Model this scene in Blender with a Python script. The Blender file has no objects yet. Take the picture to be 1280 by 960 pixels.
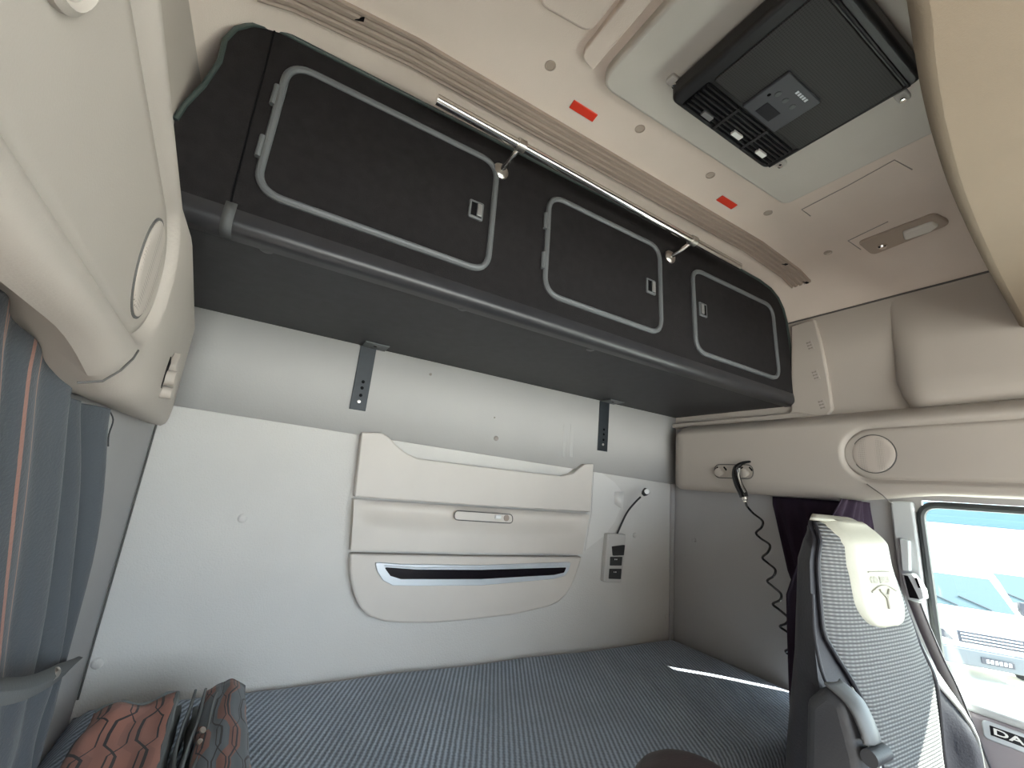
import bpy, bmesh, math, random
from mathutils import Vector, Matrix, noise
random.seed(7)
S = bpy.context.scene
COL = S.collection

# ------------------------------------------------------------------ camera
CAM = Vector((0, 0, 1.47))
RT = Vector((0.86203045, -0.49771097, 0.09585037))
UP = Vector((-0.19574423, -0.15246670, 0.96873015))
FW = Vector((0.46753363, 0.85383705, 0.22885498))
FPX = 540.948
cd = bpy.data.cameras.new('camera'); cam = bpy.data.objects.new('camera', cd); COL.objects.link(cam)
cd.sensor_width = 36; cd.lens = 36 * FPX / 1280; cd.clip_start = 0.01; cd.clip_end = 200
cam.matrix_world = Matrix(((RT.x, UP.x, -FW.x, CAM.x), (RT.y, UP.y, -FW.y, CAM.y), (RT.z, UP.z, -FW.z, CAM.z), (0, 0, 0, 1)))
S.camera = cam

def ray(px, py): return FW * FPX + RT * (px - 640) + UP * (480 - py)
def at(px, py, ax, v):                         # photo position measured on a real plane x/y/z = v
    d = ray(px, py); return CAM + d * ((v - CAM[ax]) / d[ax])
def atp(px, py, p, n):                         # ... on a tilted plane
    d = ray(px, py); n = Vector(n); return CAM + d * ((Vector(p) - CAM).dot(n) / d.dot(n))

XL, XR, YB, BED = -0.275, 1.85, 1.56, 0.85

# ------------------------------------------------------------------ materials
def lin(c): return tuple(((v / 255) / 12.92 if v / 255 <= .04045 else ((v / 255 + .055) / 1.055) ** 2.4) for v in c)
MATS = {}
def mat(name, col, rough=.6, metal=0, noise_scale=0, var=0., bump=0., bump_scale=None, spec=.5, sheen=0, coat=0):
    if name in MATS: return MATS[name]
    m = bpy.data.materials.new(name); m.use_nodes = True; nt = m.node_tree; b = nt.nodes['Principled BSDF']
    b.inputs['Base Color'].default_value = (*col, 1); b.inputs['Roughness'].default_value = rough
    b.inputs['Metallic'].default_value = metal; b.inputs['Specular IOR Level'].default_value = spec
    b.inputs['Sheen Weight'].default_value = sheen; b.inputs['Coat Weight'].default_value = coat
    tc = nt.nodes.new('ShaderNodeTexCoord')
    if var:
        n = nt.nodes.new('ShaderNodeTexNoise'); n.inputs['Scale'].default_value = noise_scale or 4; n.inputs['Detail'].default_value = 6
        nt.links.new(tc.outputs['Object'], n.inputs['Vector'])
        r = nt.nodes.new('ShaderNodeMapRange'); r.inputs[1].default_value = .3; r.inputs[2].default_value = .7
        r.inputs[3].default_value = 1 - var; r.inputs[4].default_value = 1 + var
        nt.links.new(n.outputs['Fac'], r.inputs[0])
        mx = nt.nodes.new('ShaderNodeVectorMath'); mx.operation = 'SCALE'; mx.inputs[0].default_value = col
        nt.links.new(r.outputs[0], mx.inputs['Scale']); nt.links.new(mx.outputs[0], b.inputs['Base Color'])
    if bump:
        n2 = nt.nodes.new('ShaderNodeTexNoise'); n2.inputs['Scale'].default_value = bump_scale or 300; n2.inputs['Detail'].default_value = 2
        nt.links.new(tc.outputs['Object'], n2.inputs['Vector'])
        bp = nt.nodes.new('ShaderNodeBump'); bp.inputs['Strength'].default_value = bump; bp.inputs['Distance'].default_value = .002
        nt.links.new(n2.outputs['Fac'], bp.inputs['Height']); nt.links.new(bp.outputs[0], b.inputs['Normal'])
    MATS[name] = m; return m
def N(m, t, **kw):
    n = m.node_tree.nodes.new(t)
    for k, v in kw.items(): setattr(n, k, v)
    return n
def L(m, a, b): m.node_tree.links.new(a, b)
def math_node(m, op, a, b=None):
    n = N(m, 'ShaderNodeMath', operation=op)
    for i, v in enumerate((a, b)):
        if v is None: continue
        if isinstance(v, (int, float)): n.inputs[i].default_value = v
        else: L(m, v, n.inputs[i])
    return n.outputs[0]

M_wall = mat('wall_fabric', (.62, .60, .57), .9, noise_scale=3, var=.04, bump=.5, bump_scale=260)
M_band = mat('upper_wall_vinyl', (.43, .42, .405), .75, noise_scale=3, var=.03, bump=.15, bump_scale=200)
M_ceil = mat('headliner_felt', (.70, .605, .53), .95, noise_scale=5, var=.03, bump=.25, bump_scale=400)
M_plast = mat('beige_plastic', (.42, .375, .33), .6, noise_scale=4, var=.03, bump=.12, bump_scale=500)
M_panel = mat('storage_plastic', (.60, .555, .505), .55, noise_scale=5, var=.03, bump=.1, bump_scale=500)
M_side = mat('side_wall_grey', (.38, .37, .365), .85, noise_scale=3, var=.03, bump=.3, bump_scale=300)
M_brown = mat('brown_strip', (.33, .265, .22), .6, noise_scale=8, var=.05)
M_hatch = mat('hatch_grey', (.56, .53, .48), .6, noise_scale=6, var=.03, bump=.1, bump_scale=400)
M_black = mat('black_cabinet_fabric', (.010, .0088, .0095), .85, noise_scale=40, var=.25, bump=.5, bump_scale=500, spec=.25)
M_blackb = mat('black_vinyl', (.021, .0208, .0235), .55, noise_scale=30, var=.2, bump=.2, bump_scale=300)
M_roll = mat('dark_roll_vinyl', (.022, .022, .025), .36, noise_scale=20, var=.15)
M_frame = mat('grey_door_frame', (.10, .107, .112), .42)
M_latch = mat('latch_metal', (.30, .30, .30), .35, metal=.6)
M_dark = mat('dark_recess', (.004, .004, .005), .7, spec=.1)
M_trimg = mat('green_grey_edging', (.028, .042, .038), .5)
M_chrome = mat('chrome', (.85, .83, .80), .12, metal=1)
M_steel = mat('brushed_steel', (.55, .52, .48), .3, metal=1)
M_bracket = mat('black_bracket', (.016, .021, .026), .45, noise_scale=30, var=.2)
M_tape = mat('grey_tape', (.07, .073, .075), .6)
M_white = mat('white_plastic', (.85, .85, .83), .4)
M_silver = mat('silver_plastic', (.66, .70, .74), .35, metal=.35)
M_slot = mat('dark_gloss', (.010, .008, .011), .18)
M_ctrl = mat('control_grey', (.50, .485, .46), .5)
M_acblack = mat('black_ac_plastic', (.012, .012, .013), .4, bump=.15, bump_scale=350)
M_acgrey = mat('ac_control_grey', (.07, .075, .085), .45)
M_red = mat('red_reflector', (.70, .045, .02), .4)
M_lens = mat('lamp_lens', (.75, .72, .66), .12, coat=.5)
M_lampbase = mat('lamp_base_brown', (.40, .33, .27), .5)
M_hose = mat('black_gloss_hose', (.008, .008, .009), .15)
M_purple = mat('purple_curtain_cloth', (.022, .013, .024), .95, bump=.3, bump_scale=300, spec=.2)
M_rubber = mat('rubber_seal', (.03, .035, .035), .5)
M_leather = mat('dark_leather', (.019, .019, .025), .5, noise_scale=15, var=.12, bump=.25, bump_scale=220)
M_pipe = mat('pale_piping', (.45, .46, .44), .5)
M_patch = mat('beige_headrest', (.42, .41, .34), .6, noise_scale=12, var=.05, bump=.15, bump_scale=300)
M_ink = mat('worn_grey_print', (.36, .345, .29), .7)
M_armrest = mat('armrest_black', (.035, .037, .042), .5, bump=.15, bump_scale=300)
M_strapb = mat('belt_pale', (.50, .50, .49), .7, bump=.2, bump_scale=300)
M_belt = mat('belt_webbing', (.05, .05, .055), .7)
M_pillar = mat('pillar_grey', (.50, .52, .52), .6)
M_door = mat('door_panel', (.32, .29, .31), .6, noise_scale=6, var=.04)
M_doorblue = mat('door_armrest_blue', (.12, .16, .21), .55)
M_plate = mat('plate_black', (.008, .008, .012), .3)
M_strap = mat('tieback_grey', (.10, .11, .115), .75, bump=.3, bump_scale=300)
M_brownpad = mat('brown_leather', (.04, .025, .027), .5, bump=.2, bump_scale=200)
M_floor = mat('cab_floor', (.22, .21, .20), .8)
M_van = mat('van_white', (.80, .82, .83), .3, coat=.4)
M_vanglass = mat('van_glass', (.045, .07, .08), .08)
M_vangrey = mat('van_bumper_grey', (.07, .078, .09), .5)
M_vandark = mat('van_dark', (.02, .02, .03), .5)
M_tyre = mat('tyre', (.02, .02, .022), .8)
M_tarmac = mat('yard_concrete', (.72, .70, .64), .95, noise_scale=.6, var=.08)
M_build = mat('building_cladding', (.75, .79, .81), .8)
M_roofblue = mat('blue_band', (.06, .115, .17), .7)
M_sticker = mat('pictogram_grey', (.30, .27, .245), .7)
M_stickerd = mat('pictogram_dark', (.25, .22, .20), .7)
M_film = mat('clear_film', (.68, .66, .63), .35)
M_cuff = mat('seam_dark', (.10, .095, .09), .8)

# bed fabric: fine ribbed weave
M_bed = mat('mattress_weave', (.05, .056, .063), .75, sheen=.1)
def bed_nodes():
    m = M_bed; b = m.node_tree.nodes['Principled BSDF']; tc = N(m, 'ShaderNodeTexCoord')
    mp = N(m, 'ShaderNodeMapping'); mp.inputs['Rotation'].default_value = (0, 0, math.radians(28)); L(m, tc.outputs['Object'], mp.inputs[0])
    w = N(m, 'ShaderNodeTexWave', wave_type='BANDS', bands_direction='X'); w.inputs['Scale'].default_value = 24
    w.inputs['Distortion'].default_value = 1.2; w.inputs['Detail'].default_value = 2; w.inputs['Detail Scale'].default_value = 6
    L(m, mp.outputs[0], w.inputs[0])
    w2 = N(m, 'ShaderNodeTexWave', wave_type='BANDS', bands_direction='Y'); w2.inputs['Scale'].default_value = 30; L(m, mp.outputs[0], w2.inputs[0])
    nz = N(m, 'ShaderNodeTexNoise'); nz.inputs['Scale'].default_value = 5; nz.inputs['Detail'].default_value = 4; L(m, tc.outputs['Object'], nz.inputs[0])
    h = math_node(m, 'ADD', w.outputs['Fac'], math_node(m, 'MULTIPLY', w2.outputs['Fac'], .12))
    cr = N(m, 'ShaderNodeValToRGB'); cr.color_ramp.elements[0].color = (.13, .155, .19, 1); cr.color_ramp.elements[1].color = (.45, .53, .63, 1)
    v = math_node(m, 'MULTIPLY', h, math_node(m, 'ADD', math_node(m, 'MULTIPLY', nz.outputs['Fac'], .8), .35))
    L(m, v, cr.inputs[0]); L(m, cr.outputs[0], b.inputs['Base Color'])
    bp = N(m, 'ShaderNodeBump'); bp.inputs['Strength'].default_value = .5; bp.inputs['Distance'].default_value = .004
    L(m, h, bp.inputs['Height']); L(m, bp.outputs[0], b.inputs['Normal'])
bed_nodes()

# striped side curtain: UV u picks the woven stripe pairs
M_curt = mat('striped_curtain', (.03, .034, .04), .9, sheen=.15)
def curt_nodes():
    m = M_curt; b = m.node_tree.nodes['Principled BSDF']; uv = N(m, 'ShaderNodeUVMap'); sx = N(m, 'ShaderNodeSeparateXYZ'); L(m, uv.outputs[0], sx.inputs[0])
    nz = N(m, 'ShaderNodeTexNoise'); nz.inputs['Scale'].default_value = 60; tc = N(m, 'ShaderNodeTexCoord'); L(m, tc.outputs['Object'], nz.inputs[0])
    u = math_node(m, 'ADD', sx.outputs[0], math_node(m, 'MULTIPLY', nz.outputs['Fac'], .002))
    acc = None
    for c in (.355, .395, .475, .530):
        k = math_node(m, 'LESS_THAN', math_node(m, 'ABSOLUTE', math_node(m, 'SUBTRACT', u, c)), .0055)
        acc = k if acc is None else math_node(m, 'MAXIMUM', acc, k)
    mx = N(m, 'ShaderNodeMix', data_type='RGBA'); L(m, acc, mx.inputs[0])
    mx.inputs[6].default_value = (.060, .068, .078, 1); mx.inputs[7].default_value = (.30, .15, .115, 1)
    L(m, mx.outputs[2], b.inputs['Base Color'])
    bp = N(m, 'ShaderNodeBump'); bp.inputs['Strength'].default_value = .3; bp.inputs['Distance'].default_value = .003
    n3 = N(m, 'ShaderNodeTexNoise'); n3.inputs['Scale'].default_value = 250; L(m, tc.outputs['Object'], n3.inputs[0])
    L(m, n3.outputs['Fac'], bp.inputs['Height']); L(m, bp.outputs[0], b.inputs['Normal'])
curt_nodes()

# tyre-track print of the folded curtains (woven pattern lines, in UV)
def track_mat(name, c0, c1, c2, f=3.0):
    m = mat(name, c0, .9, sheen=.15); b = m.node_tree.nodes['Principled BSDF']; uv = N(m, 'ShaderNodeUVMap'); sx = N(m, 'ShaderNodeSeparateXYZ'); L(m, uv.outputs[0], sx.inputs[0])
    u, v = sx.outputs[0], sx.outputs[1]
    tri = math_node(m, 'PINGPONG', math_node(m, 'MULTIPLY', v, 2.1), .5)
    tri = math_node(m, 'MINIMUM', math_node(m, 'MAXIMUM', math_node(m, 'SUBTRACT', tri, .12), 0.0), .2)
    for k, (mul, th, sgn) in enumerate(((f, .055, 1), (f, .03, -1))):
        t = math_node(m, 'FRACT', math_node(m, 'MULTIPLY', math_node(m, 'ADD', u, math_node(m, 'MULTIPLY', tri, .8 * sgn)), mul))
        lnk = math_node(m, 'LESS_THAN', math_node(m, 'ABSOLUTE', math_node(m, 'SUBTRACT', t, .5 if k == 0 else .25)), th)
        acc = lnk if k == 0 else math_node(m, 'MAXIMUM', acc, lnk)
    band = math_node(m, 'GREATER_THAN', math_node(m, 'SINE', math_node(m, 'MULTIPLY', math_node(m, 'ADD', u, tri), f * 3.3)), .35)
    mx = N(m, 'ShaderNodeMix', data_type='RGBA'); L(m, band, mx.inputs[0]); mx.inputs[6].default_value = (*c0, 1); mx.inputs[7].default_value = (*c2, 1)
    mx2 = N(m, 'ShaderNodeMix', data_type='RGBA'); L(m, acc, mx2.inputs[0]); L(m, mx.outputs[2], mx2.inputs[6]); mx2.inputs[7].default_value = (*c1, 1)
    L(m, mx2.outputs[2], b.inputs['Base Color'])
    return m
M_orange = track_mat('orange_track_cloth', (.33, .14, .10), (.03, .022, .022), (.28, .12, .088))
M_greytrack = track_mat('grey_track_cloth', (.105, .118, .128), (.03, .026, .026), (.225, .10, .075), 3.4)
M_lining = mat('dark_lining', (.035, .037, .04), .8, sheen=.1)
M_edge = mat('grey_binding', (.14, .15, .15), .8)

# knit seat fabric
M_knit = mat('seat_knit', (.14, .145, .145), .85)
def knit_nodes():
    m = M_knit; b = m.node_tree.nodes['Principled BSDF']; tc = N(m, 'ShaderNodeTexCoord')
    w = N(m, 'ShaderNodeTexWave', wave_type='BANDS', bands_direction='Z'); w.inputs['Scale'].default_value = 46; w.inputs['Distortion'].default_value = .6; L(m, tc.outputs['Object'], w.inputs[0])
    w2 = N(m, 'ShaderNodeTexWave', wave_type='BANDS', bands_direction='X'); w2.inputs['Scale'].default_value = 26; L(m, tc.outputs['Object'], w2.inputs[0])
    h = math_node(m, 'MULTIPLY', w.outputs['Fac'], math_node(m, 'ADD', math_node(m, 'MULTIPLY', w2.outputs['Fac'], .4), .6))
    cr = N(m, 'ShaderNodeValToRGB'); cr.color_ramp.elements[0].color = (.075, .078, .08, 1); cr.color_ramp.elements[1].color = (.27, .275, .27, 1)
    L(m, h, cr.inputs[0]); L(m, cr.outputs[0], b.inputs['Base Color'])
    bp = N(m, 'ShaderNodeBump'); bp.inputs['Strength'].default_value = .7; bp.inputs['Distance'].default_value = .004; L(m, h, bp.inputs['Height']); L(m, bp.outputs[0], b.inputs['Normal'])
knit_nodes()

# perforated speaker mesh / ac mesh
def perf(name, base, hole, sc, thr=.28):
    m = mat(name, base, .6); b = m.node_tree.nodes['Principled BSDF']; tc = N(m, 'ShaderNodeTexCoord')
    v = N(m, 'ShaderNodeTexVoronoi'); v.inputs['Scale'].default_value = sc; v.inputs['Randomness'].default_value = 0; L(m, tc.outputs['Object'], v.inputs[0])
    k = math_node(m, 'LESS_THAN', v.outputs['Distance'], thr)
    mx = N(m, 'ShaderNodeMix', data_type='RGBA'); L(m, k, mx.inputs[0]); mx.inputs[6].default_value = (*base, 1); mx.inputs[7].default_value = (*hole, 1)
    L(m, mx.outputs[2], b.inputs['Base Color']); return m
M_spk = perf('speaker_mesh', (.50, .44, .39), (.27, .235, .20), 230)
M_acmesh = perf('ac_mesh', (.030, .029, .028), (.008, .008, .008), 210, .33)

# thin clear glass
M_glass = bpy.data.materials.new('window_glass'); M_glass.use_nodes = True
def glass_nodes():
    nt = M_glass.node_tree; nt.nodes.clear(); o = nt.nodes.new('ShaderNodeOutputMaterial'); mx = nt.nodes.new('ShaderNodeMixShader')
    t = nt.nodes.new('ShaderNodeBsdfTransparent'); t.inputs[0].default_value = (.93, .97, .96, 1); g = nt.nodes.new('ShaderNodeBsdfGlossy'); g.inputs['Roughness'].default_value = .01
    f = nt.nodes.new('ShaderNodeMapRange'); lw = nt.nodes.new('ShaderNodeLayerWeight'); lw.inputs[0].default_value = .15; nt.links.new(lw.outputs['Facing'], f.inputs[0]); f.inputs[3].default_value = .03; f.inputs[4].default_value = .6
    nt.links.new(f.outputs[0], mx.inputs[0]); nt.links.new(t.outputs[0], mx.inputs[1]); nt.links.new(g.outputs[0], mx.inputs[2]); nt.links.new(mx.outputs[0], o.inputs[0])
glass_nodes()

# ------------------------------------------------------------------ object helpers
def world_of(o):
    p = Vector((0, 0, 0))
    while o: p = p + o.location; o = o.parent
    return p
def obj(name, bm, m, parent=None, bevel=0, seg=2, sub=0, smooth=True, angle=35, label=None, kind=None):
    """link a bmesh built in world coordinates as ONE mesh object"""
    bmesh.ops.recalc_face_normals(bm, faces=bm.faces)
    if parent is None:
        xs = [v.co for v in bm.verts]
        base = Vector(((min(v.x for v in xs) + max(v.x for v in xs)) / 2, (min(v.y for v in xs) + max(v.y for v in xs)) / 2, min(v.z for v in xs)))
        off = base
    else: off = world_of(parent); base = Vector((0, 0, 0))
    bmesh.ops.translate(bm, verts=bm.verts, vec=-off)
    me = bpy.data.meshes.new(name); bm.to_mesh(me); bm.free()
    ms = m if isinstance(m, (list, tuple)) else [m]
    for q in ms: me.materials.append(q)
    if smooth:
        for p in me.polygons: p.use_smooth = True
        me.set_sharp_from_angle(angle=math.radians(angle))
    o = bpy.data.objects.new(name, me); COL.objects.link(o); o.location = base
    if parent: o.parent = parent
    if bevel:
        b = o.modifiers.new('bevel', 'BEVEL'); b.width = bevel; b.segments = seg; b.limit_method = 'ANGLE'; b.angle_limit = math.radians(40); b.harden_normals = False
    if sub:
        s = o.modifiers.new('subsurf', 'SUBSURF'); s.levels = sub; s.render_levels = sub
    if label: o['label'] = label
    if kind: o['kind'] = kind
    return o
def thing(name, label, cat, loc, group=None):
    o = bpy.data.objects.new(name, None); COL.objects.link(o); o.location = loc; o.empty_display_size = .05
    o['label'] = label; o['category'] = cat
    if group: o['group'] = group
    return o
def tag(o, label, cat, group=None):
    o['label'] = label; o['category'] = cat
    if group: o['group'] = group
    return o
def BM(): return bmesh.new()
def box(bm, a, b):
    vs = [bm.verts.new((x, y, z)) for x in (a[0], b[0]) for y in (a[1], b[1]) for z in (a[2], b[2])]
    for f in ((0, 1, 3, 2), (4, 6, 7, 5), (0, 4, 5, 1), (2, 3, 7, 6), (0, 2, 6, 4), (1, 5, 7, 3)): bm.faces.new([vs[i] for i in f])
    return bm
def prism(bm, poly, fn, d0, d1):
    a = [bm.verts.new(fn(u, v, d0)) for u, v in poly]; b = [bm.verts.new(fn(u, v, d1)) for u, v in poly]
    n = len(poly); bm.faces.new(a); bm.faces.new(b[::-1])
    for i in range(n): bm.faces.new((a[i], b[i], b[(i + 1) % n], a[(i + 1) % n]))
    return bm
def roundpoly(pts, r, n=6):
    out = []; k = len(pts); rs = r if isinstance(r, (list, tuple)) else [r] * k
    for i in range(k):
        p = Vector(pts[i]); a = Vector(pts[i - 1]); b = Vector(pts[(i + 1) % k]); rr = rs[i]
        if rr <= 0: out.append(tuple(p)); continue
        u = (a - p).normalized(); v = (b - p).normalized(); ang = u.angle(v); t = min(rr / math.tan(ang / 2), (a - p).length * .48, (b - p).length * .48)
        p0 = p + u * t; p1 = p + v * t
        for j in range(n + 1):
            s = j / n; out.append(tuple(p0 * (1 - s) ** 2 + p * 2 * s * (1 - s) + p1 * s ** 2))
    return out
def tube(bm, pts, r, seg=10, closed=False, flat=1.0, cap=True):
    pts = [Vector(p) for p in pts]; n = len(pts); rs = r if isinstance(r, (list, tuple)) else [r] * n; rings = []; nv = None
    for i, p in enumerate(pts):
        t = (pts[(i + 1) % n] - pts[i - 1]) if closed else (pts[min(i + 1, n - 1)] - pts[max(i - 1, 0)])
        t.normalize()
        if nv is None:
            nv = t.orthogonal().normalized()
        nv = (nv - t * nv.dot(t)).normalized(); bn = t.cross(nv)
        rings.append([bm.verts.new(p + (nv * math.cos(2 * math.pi * k / seg) + bn * math.sin(2 * math.pi * k / seg) * flat) * rs[i]) for k in range(seg)])
    m = n if closed else n - 1
    for i in range(m):
        A, B = rings[i], rings[(i + 1) % n]; sh = 0
        if closed and i == n - 1:
            sh = min(range(seg), key=lambda s: (A[0].co - B[s].co).length)
        for k in range(seg): bm.faces.new((A[k], A[(k + 1) % seg], B[(k + 1 + sh) % seg], B[(k + sh) % seg]))
    if cap and not closed: bm.faces.new(rings[0]); bm.faces.new(rings[-1][::-1])
    return bm
def smoothpts(pts, k=6):
    pts = [Vector(p) for p in pts]; out = []
    for i in range(len(pts) - 1):
        p0, p1, p2, p3 = pts[max(i - 1, 0)], pts[i], pts[i + 1], pts[min(i + 2, len(pts) - 1)]
        for j in range(k):
            t = j / k; out.append(.5 * ((2 * p1) + (p2 - p0) * t + (2 * p0 - 5 * p1 + 4 * p2 - p3) * t * t + (3 * p1 - p0 - 3 * p2 + p3) * t ** 3))
    return out + [pts[-1]]
def lathe(bm, prof, c, axis, seg=28):
    c = Vector(c); ax = Vector(axis).normalized(); u = ax.orthogonal().normalized(); v = ax.cross(u); rings = []
    for r, h in prof:
        if r < 1e-6: rings.append([bm.verts.new(c + ax * h)])
        else: rings.append([bm.verts.new(c + ax * h + (u * math.cos(2 * math.pi * k / seg) + v * math.sin(2 * math.pi * k / seg)) * r) for k in range(seg)])
    for A, B in zip(rings, rings[1:]):
        for k in range(seg):
            q = [A[k % len(A)], A[(k + 1) % len(A)], B[(k + 1) % len(B)], B[k % len(B)]]
            q = list(dict.fromkeys(q))
            if len(q) > 2: bm.faces.new(q)
    for R_ in (rings[0], rings[-1]):
        if len(R_) > 2: bm.faces.new(R_)
    return bm
def grid(bm, rows, close_u=False, uv=None, cap=False):
    R_ = [[bm.verts.new(p) for p in row] for row in rows]; nu = len(R_[0]); lay = bm.loops.layers.uv.verify() if uv else None
    for i in range(len(R_) - 1):
        for k in range(nu if close_u else nu - 1):
            k2 = (k + 1) % nu
            f = bm.faces.new((R_[i][k], R_[i][k2], R_[i + 1][k2], R_[i + 1][k]))
            if uv:
                for lp, (a, b) in zip(f.loops, ((i, k), (i, k + 1), (i + 1, k + 1), (i + 1, k))): lp[lay].uv = uv(a, b)
    if cap: bm.faces.new(R_[0]); bm.faces.new(R_[-1][::-1])
    return bm
def solidify(o, t, off=-1):
    s = o.modifiers.new('solid', 'SOLIDIFY'); s.thickness = t; s.offset = off; return o
def text_bm(txt, size, fn, depth, xscale=1.0, shear=0.):
    c = bpy.data.curves.new('t', 'FONT'); c.body = txt; c.size = size; c.extrude = 0; c.offset = size * .025; c.resolution_u = 3; c.shear = shear; c.align_x = 'CENTER'; c.align_y = 'CENTER'
    o = bpy.data.objects.new('t', c); COL.objects.link(o); dg = bpy.context.evaluated_depsgraph_get(); me = bpy.data.meshes.new_from_object(o.evaluated_get(dg))
    bm = BM(); bm.from_mesh(me); bpy.data.objects.remove(o); bpy.data.meshes.remove(me)
    for v in bm.verts: v.co = fn(v.co.x * xscale, v.co.y, depth)
    return bm
def lerp(a, b, t): return a + (b - a) * t
def interp(x, xs, ys):
    if x <= xs[0]: return ys[0]
    for i in range(len(xs) - 1):
        if x <= xs[i + 1]: return lerp(ys[i], ys[i + 1], (x - xs[i]) / (xs[i + 1] - xs[i]))
    return ys[-1]
def sstep(a, b, x):
    t = max(0, min(1, (x - a) / (b - a))); return t * t * (3 - 2 * t)

fback = lambda d0: (lambda u, v, d: Vector((u, YB - d0 - d, v)))
fright = lambda x0: (lambda u, v, d: Vector((x0 - d, u, v)))
fleft = lambda x0: (lambda u, v, d: Vector((x0 + d, u, v)))
CZX = [-.275, -.265, -.24, -.20, -.125, .125, 1.45, 1.70, 1.775, 1.815, 1.84, 1.85]
CZZ = [2.263, 2.31, 2.36, 2.392, 2.415, 2.44, 2.44, 2.415, 2.392, 2.36, 2.31, 2.263]
def zc(x): return interp(x, CZX, CZZ)
fceil = lambda u, v, d: Vector((u, v, zc(u) - d))

# ------------------------------------------------------------------ the cab shell
obj('floor', box(BM(), (-.34, -1.15, -.05), (1.92, 1.62, 0)), M_floor, kind='structure')

def wall_cells(bm, fn, us, vs, holes, d0, d1):
    for i in range(len(us) - 1):
        for j in range(len(vs) - 1):
            cu, cv = (us[i] + us[i + 1]) / 2, (vs[j] + vs[j + 1]) / 2
            if any(h[0] < cu < h[1] and h[2] < cv < h[3] for h in holes): continue
            prism(bm, [(us[i], vs[j]), (us[i + 1], vs[j]), (us[i + 1], vs[j + 1]), (us[i], vs[j + 1])], fn, d0, d1)
    return bm

# back wall: fabric below, smooth vinyl band above
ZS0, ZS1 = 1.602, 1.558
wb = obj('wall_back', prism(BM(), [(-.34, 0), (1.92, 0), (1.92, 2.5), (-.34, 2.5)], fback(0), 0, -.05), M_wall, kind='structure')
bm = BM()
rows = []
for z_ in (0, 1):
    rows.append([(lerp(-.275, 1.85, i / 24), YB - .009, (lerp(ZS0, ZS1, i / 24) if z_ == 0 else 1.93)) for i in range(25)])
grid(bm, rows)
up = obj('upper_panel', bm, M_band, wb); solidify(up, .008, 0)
# faint upright ridges in the band
for dx_ in (0, 9):
    pe = [at(px + dx_, py, 1, YB - .010) for px, py in ((704, 530), (708, 531), (706, 572), (702, 571))]
    obj('ridge', prism(BM(), [(p.x, p.z) for p in pe], fback(.0125), 0, .0015), M_band, wb, bevel=.0005)
# thin pale film on the wall beside the storage unit
pe = [at(*p, 1, YB) for p in ((742, 584), (768, 603), (776, 613), (775, 636), (768, 652), (757, 668), (731, 688), (739, 640))]
obj('protective_film', prism(BM(), [(p.x, p.z) for p in pe], fback(0), .0005, .002), M_film, wb)
pe = [at(*p, 1, YB) for p in ((767, 615), (776, 614), (775, 636), (767, 629))]
bm = BM(); a, b_, c, d_ = [Vector(p) for p in pe]
grid(bm, [[a, (a + b_) / 2 + Vector((0, -.006, 0)), b_ + Vector((0, -.02, 0))], [d_, (c + d_) / 2 + Vector((0, -.006, 0)), c + Vector((0, -.02, 0))]])
solidify(obj('film_flap', bm, M_film, wb), .001)
for px, py, r in ((303, 648, .0125), (122, 829, .013), (793, 669, .011), (833, 770, .010)):
    p = at(px, py, 1, YB); obj('wall_clip', lathe(BM(), [(r, 0), (r, .003), (r * .8, .0055), (r * .4, .0065), (0, .0068)], p, (0, -1, 0)), M_wall, wb)
for px, py, r in ((620, 548, .010), (538, 468, .005), (618, 522, .003)):
    p = at(px, py, 1, YB - .0128); obj('wall_clip', lathe(BM(), [(r, 0), (r, .003), (r * .55, .006), (0, .0065)], p, (0, -1, 0)), M_sticker, wb)

# left wall
bm = prism(BM(), [(-1.15, 0), (1.62, 0), (1.62, 2.27), (-1.15, 2.27)], fleft(XL), 0, -.05)
wl = obj('wall_left', bm, M_side, kind='structure')
obj('corner_seam', tube(BM(), [(XL + .004, YB - .004, z) for z in (1.60, 1.3, .86)], .0024, 8), M_cuff, wl)

# right wall with the door window and an added slot, hidden by the seat, throwing a sun strip on the bed
WY0, WY1, WZ0, WZ1 = -.75, .588, 1.008, 1.552
GY0, GY1, GZ0, GZ1 = .925, .972, .865, 1.15
us = [-1.15, WY0, WY1, GY0, GY1, 1.62]; vs = [0, GZ0, WZ0, GZ1, WZ1, 2.27]
bm = BM(); wall_cells(bm, fright(XR), us, vs, [(WY0, WY1, WZ0, WZ1), (GY0, GY1, GZ0, GZ1)], 0, -.012)
wr = obj('wall_right', bm, M_side, kind='structure')
obj('upper_lining', prism(BM(), [(-1.1, 1.84), (1.55, 1.84), (1.55, 2.262), (-1.1, 2.262)], fright(XR), -.001, .002), M_plast, wr)
obj('upper_lining', prism(BM(), [(-1.1, 1.84), (1.55, 1.84), (1.55, 2.262), (-1.1, 2.262)], fleft(XL), -.001, .002), M_plast, wl)
for px, py, r in ((868, 675, .010),):
    p = at(px, py, 0, XR); obj('wall_clip', lathe(BM(), [(r, 0), (r, .004), (r * .5, .0065), (0, .007)], p, (-1, 0, 0)), M_side, wr)
bm = BM(); tube(bm, [(1.835, 1.552, .84), (1.835, 1.552, 1.56)], .012, 10); obj('corner_bead', bm, M_side, wr)

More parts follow.
